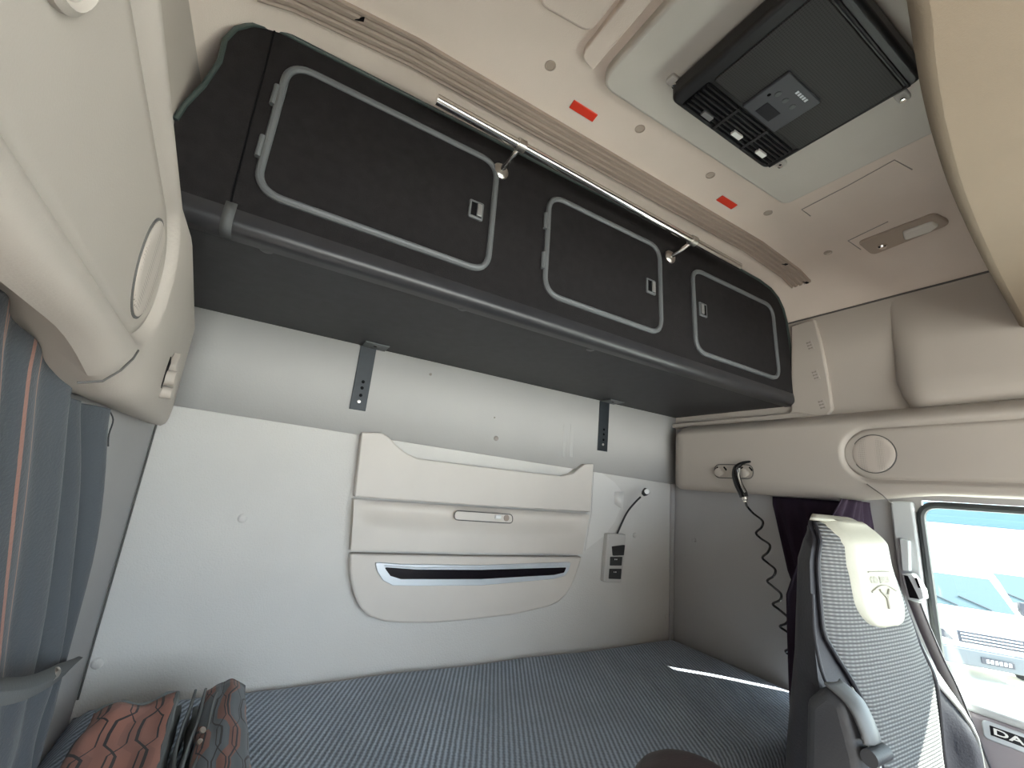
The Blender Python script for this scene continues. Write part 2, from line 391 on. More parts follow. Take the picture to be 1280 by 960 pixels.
# ceiling
cpoly = [(XL - .03, 2.263)] + list(zip(CZX, CZZ)) + [(XR + .03, 2.263), (XR + .03, 2.52), (XL - .03, 2.52)]
ce = obj('ceiling', prism(BM(), cpoly, lambda u, v, d: Vector((u, d, v)), -1.15, 1.62), M_ceil, kind='structure', angle=60)
obj('side_seam', tube(BM(), [(XR - .001, y, 2.263) for y in (-.4, .2, .6, .96)], .004, 8), M_cuff, ce)
for px, py in ((688, 82), (800, 161), (888, 219), (960, 266), (1035, 317)):
    p = at(px, py, 2, 2.44 if px < 1000 else 2.415); p.z = zc(p.x)
    obj('fixing_dimple', lathe(BM(), [(.0135, -.003), (.0135, .0015), (.011, .002), (.0105, .0005), (0, .0005)], p, (0, 0, -1), 20), M_lampbase, ce)
# moulded steps of the headliner left of the hatch
bm = BM(); prism(bm, roundpoly([(.30, -.3), (.30, .615), (.435, .60), (.435, -.3)], .03), fceil, -.01, .010); obj('moulding', bm, M_ceil, ce, bevel=.008, seg=3)
bm = BM(); prism(bm, roundpoly([(.445, -.3), (.445, .645), (.490, .655), (.490, -.3)], [0, .03, .005, 0]), fceil, -.01, .016); obj('moulding', bm, M_ceil, ce, bevel=.012, seg=3)
# label plate outline beside the hatch and around the lamp
def ceil_line(name, pts, r=.0016):
    q = []
    for p in pts:
        w = at(*p, 2, 2.44)
        for _ in range(6): w = at(*p, 2, zc(w.x) - .0005)
        q.append(w)
    obj(name, tube(BM(), q, r, 6), M_sticker, ce)
ceil_line('embossed_line', [(1013, 270), (1002, 262), (1060, 232), (1118, 200), (1140, 212)])
ceil_line('embossed_line', [(1076, 312), (1060, 301), (1110, 277)])

# windscreen wall in front
bm = BM(); prism(bm, [(-.34, 0), (1.92, 0), (1.92, .95), (-.34, .95)], lambda u, v, d: Vector((u, -1.1 - d, v)), 0, .05)
prism(bm, [(-.34, 1.98), (1.92, 1.98), (1.92, 2.5), (-.34, 2.5)], lambda u, v, d: Vector((u, -1.1 - d, v)), 0, .05)
box(bm, (-.34, -1.15, .95), (-.26, -1.1, 1.98)); box(bm, (1.84, -1.15, .95), (1.92, -1.1, 1.98))
wf = obj('wall_front', bm, M_plast, kind='structure')

# corner trims beside the cabinet and the bulged upper side panels
def bulge(side, name):
    bm = BM(); rows = []; prof = [(2.258, .001), (2.2, .010), (2.1, .026), (2.0, .045), (1.94, .060), (1.89, .072), (1.862, .070), (1.845, .055), (1.842, .02)]
    ys = [-1.05, -.6, -.2, 0, .2, .4] + [.46 + .01 * i for i in range(15)] + [.605, .611, .614]
    y_end = .614
    for y in ys:
        row = []
        for z, d in prof:
            ye = y_end - .028 * (1 - sstep(1.842, 1.93, z)); w_ = .085
            yy = min(y, ye); k = 1.0 if yy <= ye - w_ else math.sqrt(max(0, 1 - ((yy - ye + w_) / w_) ** 2))
            row.append(((XL if side < 0 else XR) - side * (d * k if z < 2.25 else d), yy, z))
        rows.append(row)
    grid(bm, rows)
    return obj(name, bm, M_plast, kind='structure', angle=70)
bulge(1, 'trim_2'); tb = bulge(-1, 'trim_3')
q = [at(*p_, 0, XR - .02) for p_ in ((988, 407), (1018, 398), (1026, 430), (1034, 470), (1040, 512), (1030, 522), (1008, 525))]
poly = [(v.y, v.z) for v in q] + [(1.0, 1.845), (.96, 1.88)]
tr = obj('trim_1', prism(BM(), roundpoly(poly, [0, .015, .01, .01, .02, .01, 0, 0, 0]), fright(XR), -.002, .018), M_plast, kind='structure', bevel=.006, seg=3)
# sill strip running under the cabinet end
obj('ledge', prism(BM(), [(.93, 1.868), (1.55, 1.868), (1.55, 1.845), (.85, 1.845)], fright(XR), -.002, .03), M_plast, tr, bevel=.006)

# ------------------------------------------------------------------ overhead side rails
SPY, SPZ, SPR = .667, 1.690, .096            # the recessed cover ends in a round nose about the speaker
def rail_depth(side, y): return (.115 if side < 0 else .100) + .085 * max(0, .70 - y) * (1 if y > .2 else 1) - ((.10 if side < 0 else .006) * max(0, y - .80))
def rail(side, y1):
    x0 = XL if side < 0 else XR; bm = BM(); rows = []
    ys = [-1.0, -.6, -.3, -.1, .05, .15] + [.2 + .03 * i for i in range(14)] + [.60 + .0065 * i for i in range(30)] + [.82, .9, 1.0, 1.2, y1 - .14, y1 - .08, y1 - .05, y1 - .03, y1 - .015, y1 - .005, y1]
    zf = [1.578] + [1.583 + .0052 * i for i in range(41)] + [1.797]
    for y in ys:
        D = rail_depth(side, y); k = 1 if y < y1 - .08 else (1 - ((y - y1 + .08) / .08) ** 3 * .42); row = []
        t = sstep(.78, .48, y)
        for z, d, r in ((1.548, 0, .075), (1.535, .35, .085), (1.533, .72, .032), (1.540, .88, .027), (1.555, .965, .016)): row.append((z + r * t, lerp(d, max(d, .66 if d < .72 else .78), t if .1 < d < .8 else 0) * D))
        for z in zf:
            sd = (abs(z - SPZ) if y < SPY else math.hypot(y - SPY, z - SPZ)) - SPR
            row.append((z, D - .014 * sstep(.0015, -.0125, sd)))
        for z, d in ((1.808, .94), (1.822, .80), (1.838, .5), (1.85, .15), (1.852, 0)): row.append((z, d * D))
        rows.append([(x0 - side * d * k, y, lerp(1.66, z, .62 + .38 * k)) for z, d in row])
    grid(bm, rows, cap=True); return bm
def rail_parts(side, t, y1):
    x0 = XL if side < 0 else XR
    obj('rail_body', rail(side, y1), M_plast, t, angle=50)
    # recessed cover panel between the lips
    ri = SPR - .0125; out = [(SPY + ri * math.sin(a), SPZ + ri * math.cos(a)) for a in [math.pi * i / 24 for i in range(25)]]
    ysl = [SPY - .05 * i for i in range(1, 12)] + [-.1, -.4, -.95]
    bm = BM(); rows = []
    cols = [(SPY + ri * math.sin(a), ri * math.cos(a)) for a in [math.pi / 2 * (1 - i / 12) for i in range(13)]] + [(y, ri) for y in ysl]
    for y, h in cols:
        h = max(h, .0005); rows.append([(x0 - side * (rail_depth(side, y) - .0125), y, SPZ + h * (2 * j / 12 - 1)) for j in range(13)])
    grid(bm, rows); solidify(obj('front_cover', bm, M_plast, t, angle=60), .003, 0)
    c = (x0 - side * (rail_depth(side, SPY) - .0115), SPY, SPZ); tilt = Vector((-side, .085, 0))
    obj('speaker_groove', lathe(BM(), [(.0645, -.004), (.0645, .0022), (.0615, .0022), (.0615, -.004)], c, tilt, 48), M_cuff, t)
    obj('speaker_grille', lathe(BM(), [(.0612, -.002), (.0612, .003), (.058, .0045), (.045, .0048), (0, .005)], c, tilt, 48), M_spk, t)
    # joint of the lower lip
    ya = .66; obj('lip_joint', tube(BM(), [(x0 - side * (rail_depth(side, y) * q + .0005), y, z) for y, z, q in ((.690, 1.590, 1), (.672, 1.575, 1), (.650, 1.556, .965), (.640, 1.540, .88), (.636, 1.5335, .72))], .0014, 6), M_cuff, t)
rr = thing('side_rail', 'beige overhead side rail with round speaker above the van view window at right', 'side rail', (1.80, 1.0, 1.53))
rail_parts(1, rr, 1.50)
hp = roundpoly([(1.075, 1.593), (1.25, 1.593), (1.25, 1.650), (1.075, 1.650)], .028, 8)
pl = obj('hook_plate', prism(BM(), hp, fright(1.7505), -.004, .003), M_plast, rr, bevel=.0015)
obj('plate_rim', tube(BM(), [fright(1.7505)(u, v, .003) for u, v in hp], .0022, 6, closed=True), M_cuff, pl)
for hy in (1.22, 1.105):
    h = obj('coat_hook', lathe(BM(), [(.013, 0), (.013, .014), (.018, .016), (.018, .022), (.012, .025), (0, .025)], (1.75, hy, 1.615), (-1, 0, 0), 20), M_plast, pl)
    for s in (-1, 1):
        bm = BM(); prism(bm, roundpoly([(hy + s * .012, 1.638), (hy + s * .026, 1.622), (hy + s * .029, 1.630), (hy + s * .016, 1.643)], .002, 2), fright(1.750), .001, .0035); obj('slot', bm, M_dark, pl)
py_ = .250
lr = thing('side_rail', 'pale beige overhead side rail above the striped curtain at left', 'side rail', (-.25, .9, 1.53))
rail_parts(-1, lr, 1.46)
obj('mesh_pad', lathe(BM(), [(.048, -.004), (.048, .004), (.044, .007), (.041, .004), (0, .006)], (XL + rail_depth(-1, py_) - .0115, py_, 1.724), (1, .085, 0), 40), M_plast, lr)
hk = obj('coat_hook', tube(BM(), [(-.195, .985, 1.602), (-.162, .985, 1.602)], .014, 16), M_plast, lr)
tube_b = BM(); tube(tube_b, [(-.195, 1.0, 1.576), (-.164, 1.0, 1.576)], .011, 14); obj('coat_hook', tube_b, M_plast, lr)
bm = BM(); prism(bm, [(.955, 1.604), (.975, 1.639), (.985, 1.629), (.968, 1.579), (.955, 1.584)], fleft(-.1795), -.004, .0035); obj('hook_recess', bm, M_dark, lr)
bm = BM(); prism(bm, [(.985, 1.626), (1.005, 1.654), (1.012, 1.619), (1.003, 1.604)], fleft(-.1795), 0, .012); obj('hook_tab', bm, M_plast, lr, bevel=.002)

# ------------------------------------------------------------------ black overhead cabinet
def yf(z): return .945 + .05 * (z - 1.9)
FP = (0, yf(1.9), 1.9); FN = (0, -1, .05)
def face(px, py): p = atp(px, py, FP, FN); return (p.x, p.z)
fface = lambda u, v, d: Vector((u, yf(v) - d, v))
cab = thing('overhead_cabinet', 'long black overhead locker with three framed doors across the back wall', 'cabinet', (.79, 1.25, 1.90))
TX = [-.268, -.262, -.245, -.233, -.236, -.225, -.20, -.16, .3, .8, 1.3, 1.66, 1.74, 1.79, 1.822, 1.838, 1.843]
TZ = [2.09, 2.13, 2.19, 2.262, 2.32, 2.36, 2.392, 2.412, 2.418, 2.42, 2.42, 2.408, 2.395, 2.368, 2.325, 2.268, 2.20]
poly = [(x, z) for x, z in zip(TX, TZ)] + [(1.846, 1.938), (-.268, 1.938)]
bm = BM(); a = [bm.verts.new(fface(x, z, 0)) for x, z in poly]; b_ = [bm.verts.new((x, 1.548, z)) for x, z in poly]
bm.faces.new(a); bm.faces.new(b_[::-1])
for i in range(len(poly)): bm.faces.new((a[i], b_[i], b_[(i + 1) % len(poly)], a[(i + 1) % len(poly)]))
obj('front_panel', bm, M_black, cab, smooth=False)
# underside board and padded roll along the lower front edge
bm = BM(); prof = [(1.548, 1.952), (1.548, 1.901), (1.0, 1.901), (.985, 1.905), (.975, 1.952)]
grid(bm, [[(x, y, z) for y, z in prof] for x in (-.268, 1.846)], close_u=True, cap=True); obj('underside_board', bm, M_blackb, cab)
prof = [(.99, 1.899)] + [(.967 + .024 * math.sin(t), 1.922 - .023 * math.cos(t)) for t in [-i * math.pi / 2 / 7 for i in range(8)]] + [(yf(1.938) - .002, 1.938), (yf(1.946), 1.948), (.99, 1.948)]
bm = BM(); grid(bm, [[(x, y, z) for y, z in prof] for x in (-.268, .3, 1.0, 1.80, 1.838, 1.846)], close_u=True, cap=True); obj('padded_roll', bm, M_roll, cab)
# edging along the upper outline
obj('edge_trim', tube(BM(), [fface(x, z, .001) for x, z in zip(TX, TZ)] + [fface(1.846, 1.95, .001)], .0052, 8), M_trimg, cab)
sm = [face(345, 32), face(315, 148), face(288, 255)]
obj('vertical_seam', tube(BM(), [fface(u, v, .0005) for u, v in sm], .0022, 6), M_dark, cab)
tp = [face(279, 263), face(292, 265), face(286, 296), face(273, 294)]
cx_ = sum(p[0] for p in tp) / 4
bm = BM(); grid(bm, [[(cx_ - .010 + .020 * s, y - .0015, z) for y, z in [(yf(1.958) - .001, 1.958), (yf(1.938) - .0035, 1.938), (.9415, 1.920), (.950, 1.904), (.962, 1.8980), (.985, 1.8982)]] for s in (0, 1)])
solidify(obj('tape_patch', bm, M_tape, cab), .001, 1)
for px, py in ((333, 313), (578, 386), (738, 437)):
    p = at(px, py, 2, 1.901); obj('underside_clip', lathe(BM(), [(.013, -.002), (.013, .001), (.009, .003), (0, .003)], p, (0, 0, -1), 16), M_tape, cab)
def cab_door(corners, hinge_left, latch_px, n_h):
    c = [face(*p) for p in corners]                     # TL TR BR BL
    xa = (c[0][0] + c[3][0]) / 2; xb = (c[1][0] + c[2][0]) / 2; zt = (c[0][1] + c[1][1]) / 2; zb = (c[2][1] + c[3][1]) / 2
    rp = roundpoly([(xa, zt), (xb, zt), (xb, zb), (xa, zb)], .055, 10)
    d = obj('door', prism(BM(), rp, fface, -.004, .003), M_black, cab, smooth=False)
    obj('door_frame', tube(BM(), [fface(u, v, .003) for u, v in rp], .0085, 10, closed=True), M_frame, d)
    hx = xa - .0105 if hinge_left else xb + .0105
    for k in range(2 if hinge_left else 0):
        hz = lerp(zb, zt, (.30, .70)[k])
        obj('hinge', tube(BM(), [fface(hx, hz - .026, .005), fface(hx, hz + .026, .005)], .006, 8), M_frame, d)
    lx, lz = face(*latch_px); lw, lh = .021, .027
    lo = obj('latch', prism(BM(), roundpoly([(lx - lw, lz - lh), (lx + lw, lz - lh), (lx + lw, lz + lh), (lx - lw, lz + lh)], .005, 4), fface, .001, .008), M_frame, d, bevel=.002)
    s = -1 if hinge_left else 1
    obj('latch_recess', prism(BM(), [(lx - lw * .72, lz - lh * .72), (lx + lw * .72, lz - lh * .72), (lx + lw * .72, lz + lh * .72), (lx - lw * .72, lz + lh * .72)], fface, .0078, .0086), M_dark, d)
    obj('latch_paddle', prism(BM(), roundpoly([(lx - s * .001, lz - lh * .68), (lx - s * lw * .72, lz - lh * .68), (lx - s * lw * .72, lz + lh * .68), (lx - s * .001, lz + lh * .68)], .002, 3), fface, .008, .013), M_latch, d, bevel=.002)
    return d
cab_door([(352, 86), (622, 198), (608, 340), (326, 243)], True, (594, 264), 2)
cab_door([(687, 249), (826, 308), (822, 417), (678, 366)], True, (812, 359), 2)
cab_door([(867, 339), (966, 383), (970, 472), (866, 440)], False, (877, 388), 2)

# chrome rail in front of the cabinet
cr = thing('chrome_rail', 'polished chrome rail on two standoffs across the locker top', 'rail', (.79, .90, 2.34))
YR = .875
pa = at(546, 124, 1, YR); pb = at(924, 333, 1, YR); zr = (pa.z + pb.z) / 2
obj('rod', tube(BM(), [(pa.x, YR, pa.z), (pb.x, YR, pb.z)], .0125, 20), M_chrome, cr)
for px, py in ((651, 183), (866, 300)):
    p = at(px, py, 1, YR); zz = lerp(pa.z, pb.z, (p.x - pa.x) / (pb.x - pa.x)); bz = zz - .028; bx = p.x - .012
    st = obj('standoff', tube(BM(), [(bx, yf(bz) - .008, bz), (p.x - .004, YR + .02, zz - .012), (p.x, YR + .004, zz - .004)], [.008, .0075, .0075], 14), M_chrome, cr)
    obj('collar', tube(BM(), [(p.x - .011, YR, zz), (p.x + .011, YR, zz)], .0165, 20), M_steel, st)
    obj('rosette', lathe(BM(), [(.024, 0), (.024, .006), (.018, .012), (.010, .014), (0, .014)], (bx, yf(bz) - .0015, bz), (0, -1, .05), 24), M_steel, st)

# shelf brackets under the cabinet
def bracket(tl, tr_, br, bl, lab):
    q = [at(*p, 1, YB - .014) for p in (tl, tr_, br, bl)]
    x0 = (q[0].x + q[3].x) / 2; x1 = (q[1].x + q[2].x) / 2; z0 = (q[2].z + q[3].z) / 2
    t = thing('shelf_bracket', lab, 'bracket', ((x0 + x1) / 2, YB - .012, z0), 'brackets below the overhead locker')
    obj('plate', prism(BM(), [(x0, z0), (x1, z0), (x1, 1.899), (x0, 1.899)], fback(.013), 0, .0045), M_bracket, t, bevel=.0012)
    obj('arm', box(BM(), (x0 + .004, YB - .085, 1.8965), (x1 + .03, YB - .010, 1.9005)), M_frame, t, bevel=.001)
    xm = (x0 + x1) / 2; xm2 = xm + .010
    obj('bolt_hole', lathe(BM(), [(.006, -.001), (.006, .001), (0, .001)], (xm + .015, YB - .055, 1.8965), (0, 0, -1), 14), M_dark, t)
    for k, dz in enumerate((.10, .078, .052, .030)):
        if k == 3: obj('screw', lathe(BM(), [(.0055, 0), (.0055, .002), (0, .003)], (xm, YB - .0175, z0 + dz), (0, -1, 0), 14), M_steel, t, label='bright steel screw')
        else: obj('bolt_hole', lathe(BM(), [(.0058, -.001), (.0058, .0006), (0, .0006)], (xm + .002, YB - .0175, z0 + dz), (0, -1, 0), 14), M_dark, t)
bracket((451, 433), (471, 437), (456, 514), (436, 511), 'black drilled angle bracket left of the storage unit on the back wall')
bracket((752, 503), (763, 505), (757, 564), (744, 563), 'black drilled angle bracket near the reading lamp on the back wall')

# ------------------------------------------------------------------ storage unit on the back wall
su = thing('wall_storage_unit', 'beige three tier plastic storage unit on the back wall', 'storage unit', (.75, 1.54, .95))
YP = YB - .035
def pw(px, py, y=YP): p = at(px, py, 1, y); return (p.x, p.z)
fp = fback(0)
top = [(452, 540), (478, 541), (487, 547), (496, 557), (507, 566), (522, 573), (600, 583), (703, 595), (716, 592), (724, 585), (731, 580), (742, 580), (738, 640), (600, 632), (443, 621)]
obj('top_pocket', prism(BM(), [pw(*p) for p in top], fp, -.001, .037), M_panel, su, bevel=.005, seg=3)
mid = [(442, 623.5), (600, 634), (737.5, 642), (728, 693.5), (600, 693), (438, 689.5)]
mp_ = [pw(*p) for p in mid]
obj('drawer_body', prism(BM(), mp_, fp, -.001, .004), M_panel, su, bevel=.001)
# dished drawer face
TLm, TRm, BRm, BLm = [Vector((*pw(*p), 0)) for p in ((442.5, 624.5), (736.5, 643), (727.5, 692.5), (438.5, 688.5))]
bm = BM(); rows = []
for j in range(15):
    v = j / 14; row = []
    for i in range(41):
        u = i / 40; p = TLm.lerp(TRm, u).lerp(BLm.lerp(BRm, u), v)
        p.z += math.sin(math.pi * u) * 0.0
        e = sstep(.015, .06, u) * sstep(.985, .94, u)
        arc = .30 + .12 * math.sin(math.pi * u)
        rec = .031 * e * (sstep(.0, .10, v) * (1 - sstep(.12, arc + .25, v)))
        row.append((p.x, YB - .037 + rec, p.y))
    rows.append(row)
grid(bm, rows)
df = obj('drawer_front', bm, M_panel, su, angle=60)
lp = roundpoly([pw(*p, YP + .012) for p in ((568, 638), (640, 643), (640, 654), (567, 649.5))], .018, 6)
lt = obj('drawer_latch', prism(BM(), lp, fback(.012), 0, .016), M_panel, su, bevel=.001)
obj('latch_rim', tube(BM(), [fback(.028)(u, v, 0) for u, v in lp], .0018, 6, closed=True), M_cuff, lt)
p = at(622, 646, 1, YB - .028); obj('latch_light', tube(BM(), [p + Vector((-.012, 0, 0)), p + Vector((.012, 0, 0))], .008, 12), M_white, lt)
p = at(633, 647.5, 1, YB - .028); obj('latch_keyhole', lathe(BM(), [(.012, -.004), (.012, .002), (.006, .003), (0, .003)], p, (0, -1, 0), 18), M_brown, lt)
bot = [(438, 692), (600, 695.5), (727.5, 696), (724, 708), (716, 730), (708, 744), (698, 753), (685, 759), (640, 769), (580, 776), (540, 779), (500, 779), (480, 777), (462, 771), (450, 760), (443, 745), (438.5, 725), (437, 708)]
obj('bottom_cover', prism(BM(), [pw(*p) for p in bot], fp, -.001, .037), M_panel, su, bevel=.008, seg=4)
fr = [(468, 702), (500, 704.5), (600, 706), (700, 702.5), (712, 702), (709, 712), (704, 719), (690, 723), (600, 731), (520, 731.5), (490, 731), (478, 725), (471, 714)]
sf = obj('slot_frame', prism(BM(), roundpoly([pw(*p) for p in fr], .006, 3), fp, .034, .046), M_silver, su, bevel=.003)
sl = [(479, 708), (520, 711), (600, 711.5), (706, 708.5), (703, 715), (690, 718), (600, 723), (500, 723), (487, 719)]
obj('dark_slot', prism(BM(), roundpoly([pw(*p) for p in sl], .004, 3), fp, .0455, .0465), M_slot, sf)
obj('slot_lip', tube(BM(), [Vector((pw(*p)[0], YB - .047, pw(*p)[1])) for p in ((479, 706), (520, 709), (600, 709.5), (706, 706.5))], .0022, 8), M_silver, sf)

# ------------------------------------------------------------------ reading lamp / bunk control unit
cu = thing('bunk_control_unit', 'slim beige control unit with black gooseneck reading lamp', 'reading lamp', (1.0, 1.55, 1.03))
hq = [pw(*p, YB - .028) for p in ((760, 667), (783, 668), (777, 729), (755, 728))]
obj('housing', prism(BM(), roundpoly(hq, .010, 5), fp, 0, .028), M_ctrl, cu, bevel=.005, seg=3)
for k, qd in enumerate((((765, 683), (780.5, 681), (779, 694), (766, 694.5)), ((763, 696), (778, 696), (777, 707), (762.5, 707)), ((762, 711), (777, 711), (776, 724), (761, 723.5)))):
    sw = obj('switch', prism(BM(), roundpoly([pw(*p, YB - .03) for p in qd], .003, 3), fp, .026, .035 if k == 0 else .031), M_acblack, cu, bevel=.001, label='black switch with a raised flap' if k == 0 else None)
    c = at(sum(p[0] for p in qd) / 4, sum(p[1] for p in qd) / 4 - 2, 1, YB - .0315)
    if k:
        for s in (-.006, .004): obj('switch_mark', box(BM(), (c.x + s - .0018, YB - .0316, c.z - .0015), (c.x + s + .0018, YB - .0306, c.z + .003)), M_white, sw)
a = at(772, 666, 1, YB - .016); b_ = at(783, 642, 1, YB - .04); c = at(793, 629, 1, YB - .07); d_ = at(801, 621, 1, YB - .09)
obj('gooseneck', tube(BM(), smoothpts([a - Vector((0, 0, .008)), a, b_, c, d_], 6), .0042, 12), M_acblack, cu)
hd = at(807, 615, 1, YB - .10)
dirv = (hd - d_).normalized()
bm = BM(); lathe(bm, [(.0, -.02), (.008, -.019), (.014, -.010), (.016, .0), (.016, .010), (.013, .013), (0, .013)], hd, dirv, 18); ho = obj('lamp_head', bm, M_acblack, cu)
n_ = Vector((-.35, -.9, .15)).normalized()
obj('lamp_lens', lathe(BM(), [(.0115, .008), (.0115, .0165), (.008, .018), (0, .018)], hd, n_, 18), M_white, ho)

# ------------------------------------------------------------------ bunk
bk = thing('bunk', 'dark ribbed mattress bunk along the whole back wall', 'bed', (.79, 1.2, 0))
obj('bunk_base', box(BM(), (XL + .005, .86, .001), (XR - .005, 1.55, .68)), M_plast, bk, bevel=.02)
bm = BM(); rows = []
mx0, mx1, my0, my1 = XL + .006, XR - .006, .80, YB - .004
def mtop(x, y):
    e = min(x - mx0, mx1 - x, y - my0, my1 - y)
    return BED - .03 * max(0, 1 - e / .05) ** 2 + .006 * noise.noise(Vector((x * 3, y * 3, 1))) + .010 * sstep(1.45, 1.8, x) * sstep(1.0, 1.45, y)
nx, ny = 70, 30
tops = [[Vector((lerp(mx0, mx1, i / nx), lerp(my0, my1, j / ny), 0)) for i in range(nx + 1)] for j in range(ny + 1)]
for r_ in tops:
    for p in r_: p.z = mtop(p.x, p.y)
grid(bm, tops)
bot_ = [[Vector((p.x, p.y, .685)) for p in r_] for r_ in tops]
V = {}
bm.verts.ensure_lookup_table()
grid(bm, [tops[0], [Vector((p.x, p.y - .012, (p.z + .685) / 2)) for p in tops[0]], bot_[0]]); grid(bm, [tops[-1], bot_[-1]])
grid(bm, [[r_[0] for r_ in tops], [r_[0] for r_ in bot_]]); grid(bm, [[r_[-1] for r_ in tops], [r_[-1] for r_ in bot_]]); grid(bm, [bot_[0], bot_[-1]])
bmesh.ops.remove_doubles(bm, verts=bm.verts, dist=.0005)
obj('mattress', bm, M_bed, bk, angle=70)

# ------------------------------------------------------------------ folded curtains on the bed
def fold_sheet(name, m, parent, xys, z_of, th, nu=26, nv=14, seed=0, uvs=1.0):
    """a thick cloth fold over the quad xys (4 corners, uv order), rounded at its edges"""
    A, B, C_, D_ = [Vector((*p, 0)) for p in xys]; bm = BM(); rows = []
    for j in range(nv + 1):
        v = j / nv; row = []
        for i in range(nu + 1):
            u = i / nu; p = A.lerp(B, u).lerp(D_.lerp(C_, u), v)
            wob = noise.noise(Vector((u * 4 + seed, v * 4, seed * 1.7)))
            ed = min(1, min(u, 1 - u) / .10, min(v, 1 - v) / .12)
            p.z = z_of(u, v) + .010 * wob - th * .6 * (1 - ed) ** 2
            p.x += .006 * noise.noise(Vector((v * 5, seed, 3))) ; p.y += .006 * noise.noise(Vector((u * 5, seed, 9)))
            row.append(p)
        rows.append(row)
    grid(bm, rows, uv=lambda a, b: (b / nu * uvs, a / nv * uvs))
    o = obj(name, bm, m, parent, angle=80); solidify(o, th, 0); return o
BT = BED + .004
fo = thing('folded_curtain', 'folded rust orange curtain with black track lines on the bed', 'folded curtain', (-.13, 1.35, BED))
def zo(u, v): return BT + .062 + .045 * v - .012 * (1 - u) + .006 * math.sin(u * 7)
fold_sheet('lower_fold', M_lining, fo, [(-.19, 1.20), (-.04, 1.16), (-.045, 1.515), (-.19, 1.50)], lambda u, v: BT + .022 + .016 * v, .014, seed=3)
fold_sheet('middle_fold', M_edge, fo, [(-.19, 1.21), (-.04, 1.17), (-.045, 1.51), (-.185, 1.50)], lambda u, v: BT + .042 + .030 * v - .008 * (1 - u), .010, seed=5)
fold_sheet('top_fold', M_orange, fo, [(-.195, 1.15), (-.044, 1.12), (-.056, 1.49), (-.185, 1.475)], zo, .010, seed=1)
def sheet_edge(xys, z_of, seed, uvs_):
    A, B, C_, D_ = [Vector((*p, 0)) for p in xys]; out = []
    for u, v in uvs_:
        p = A.lerp(B, u).lerp(D_.lerp(C_, u), v); p.z = z_of(u, v) + .010 * noise.noise(Vector((u * 4 + seed, v * 4, seed * 1.7))) - .004; out.append(p)
    return out
obj('binding', tube(BM(), sheet_edge([(-.195, 1.15), (-.044, 1.12), (-.056, 1.49), (-.185, 1.475)], zo, 1, [(i / 14, 1.0) for i in range(15)] + [(1.0, 1 - i / 20) for i in range(1, 21)]), [.006 + .0015 * math.sin(i * 1.7) for i in range(35)], 8), M_edge, fo)
fg = thing('folded_curtain', 'folded grey curtain with rust stripes beside the orange one on the bed', 'folded curtain', (.02, 1.35, BED))
fold_sheet('lower_fold', M_lining, fg, [(-.008, 1.14), (.09, 1.11), (.068, 1.535), (-.018, 1.53)], lambda u, v: BT + .024 + .01 * v, .016, seed=8)
fold_sheet('middle_fold', M_edge, fg, [(-.008, 1.13), (.088, 1.10), (.066, 1.535), (-.018, 1.53)], lambda u, v: BT + .044 + .012 * v, .012, seed=11)
fold_sheet('top_fold', M_greytrack, fg, [(.004, 1.10), (.098, 1.085), (.072, 1.53), (.0, 1.525)], lambda u, v: BT + .066 + .026 * v + .016 * math.sin(math.pi * u), .012, seed=13)
for k, (ax, bx, hz) in enumerate(((-.026, -.024, .080), (-.017, -.013, .086), (-.008, .0, .084), (.002, .014, .078))):
    bm = BM(); rows = []
    for i in range(22):
        s = i / 21; y = lerp(1.10, 1.50 - .025 * k, s); x = lerp(ax, bx + .012 * k, s) + .004 * math.sin(s * 9 + k)
        top_z = BT + hz * .72 + .05 * s + .004 * math.sin(s * 11 + k * 2)
        rows.append([(x - .006, y, BT + .03), (x - .004, y, lerp(BT + .03, top_z, .6)), (x + .004 * math.sin(s * 6), y, top_z)])
    grid(bm, rows); o = obj('standing_fold', bm, M_lining if k != 2 else M_greytrack, fg, angle=80); solidify(o, .005, 0)
    obj('fold_edge', tube(BM(), [Vector(r_[2]) for r_ in rows], .0028, 6), M_edge, o)
for y, z in ((1.33, .098), (1.305, .09)): obj('snap_button', lathe(BM(), [(.006, 0), (.006, .003), (.003, .005), (0, .005)], (.006, y, BT + z), (.5, -.4, .8), 12), M_steel, fg)

for t_ in (fo, fg): t_.location.y -= .21
# ------------------------------------------------------------------ left curtain and tieback
lc = thing('side_curtain', 'dark blue grey curtain with rust stripe pairs hanging at left', 'curtain', (-.24, .8, .35))
zs = [1.530, 1.522, 1.51, 1.50, 1.44, 1.36, 1.28, 1.2, 1.13, 1.08, 1.05, 1.02, .97, .92, .88, .866]
bm = BM(); rows = []; nu = 150
for z in zs:
    yr = interp(z, [.35, .9, 1.05, 1.2, 1.35, 1.5, 1.60], [1.10, 1.10, 1.095, 1.075, 1.04, .985, .90]); yl = interp(z, [.35, .9, 1.05, 1.3, 1.60], [.60, .60, .62, .48, .30])
    row = []
    for i in range(nu + 1):
        u = i / nu; y = lerp(yl, yr, u)
        g = 1 - .75 * math.exp(-((z - 1.05) / .07) ** 2)
        amp = lerp(.006, .017, sstep(1.60, 1.40, z)) * g
        flat_ = lerp(.30, 1, sstep(.60, .72, u)); fold = flat_ * math.sin(u * 44 + 1.2 * math.sin(z * 3)) * amp + .010 * flat_ * math.sin(u * 17 + z * 2.3) * g + .006 * noise.noise(Vector((u * 12, z * 5, 2)))
        xb = interp(z, [.35, .9, 1.05, 1.3, 1.5, 1.60], [-.225, -.218, -.212, -.225, -.236, -.225])
        zt = interp(y, [.42, .55, .80], [1.612, 1.595, 1.528]); z_ = .866 + (z - .866) * (zt - .866) / (1.53 - .866)
        row.append((min(xb + fold * (1 if u < .95 else .4), xb + .03) - .012 * sstep(.93, 1.0, u), y, z_))
    rows.append(row)
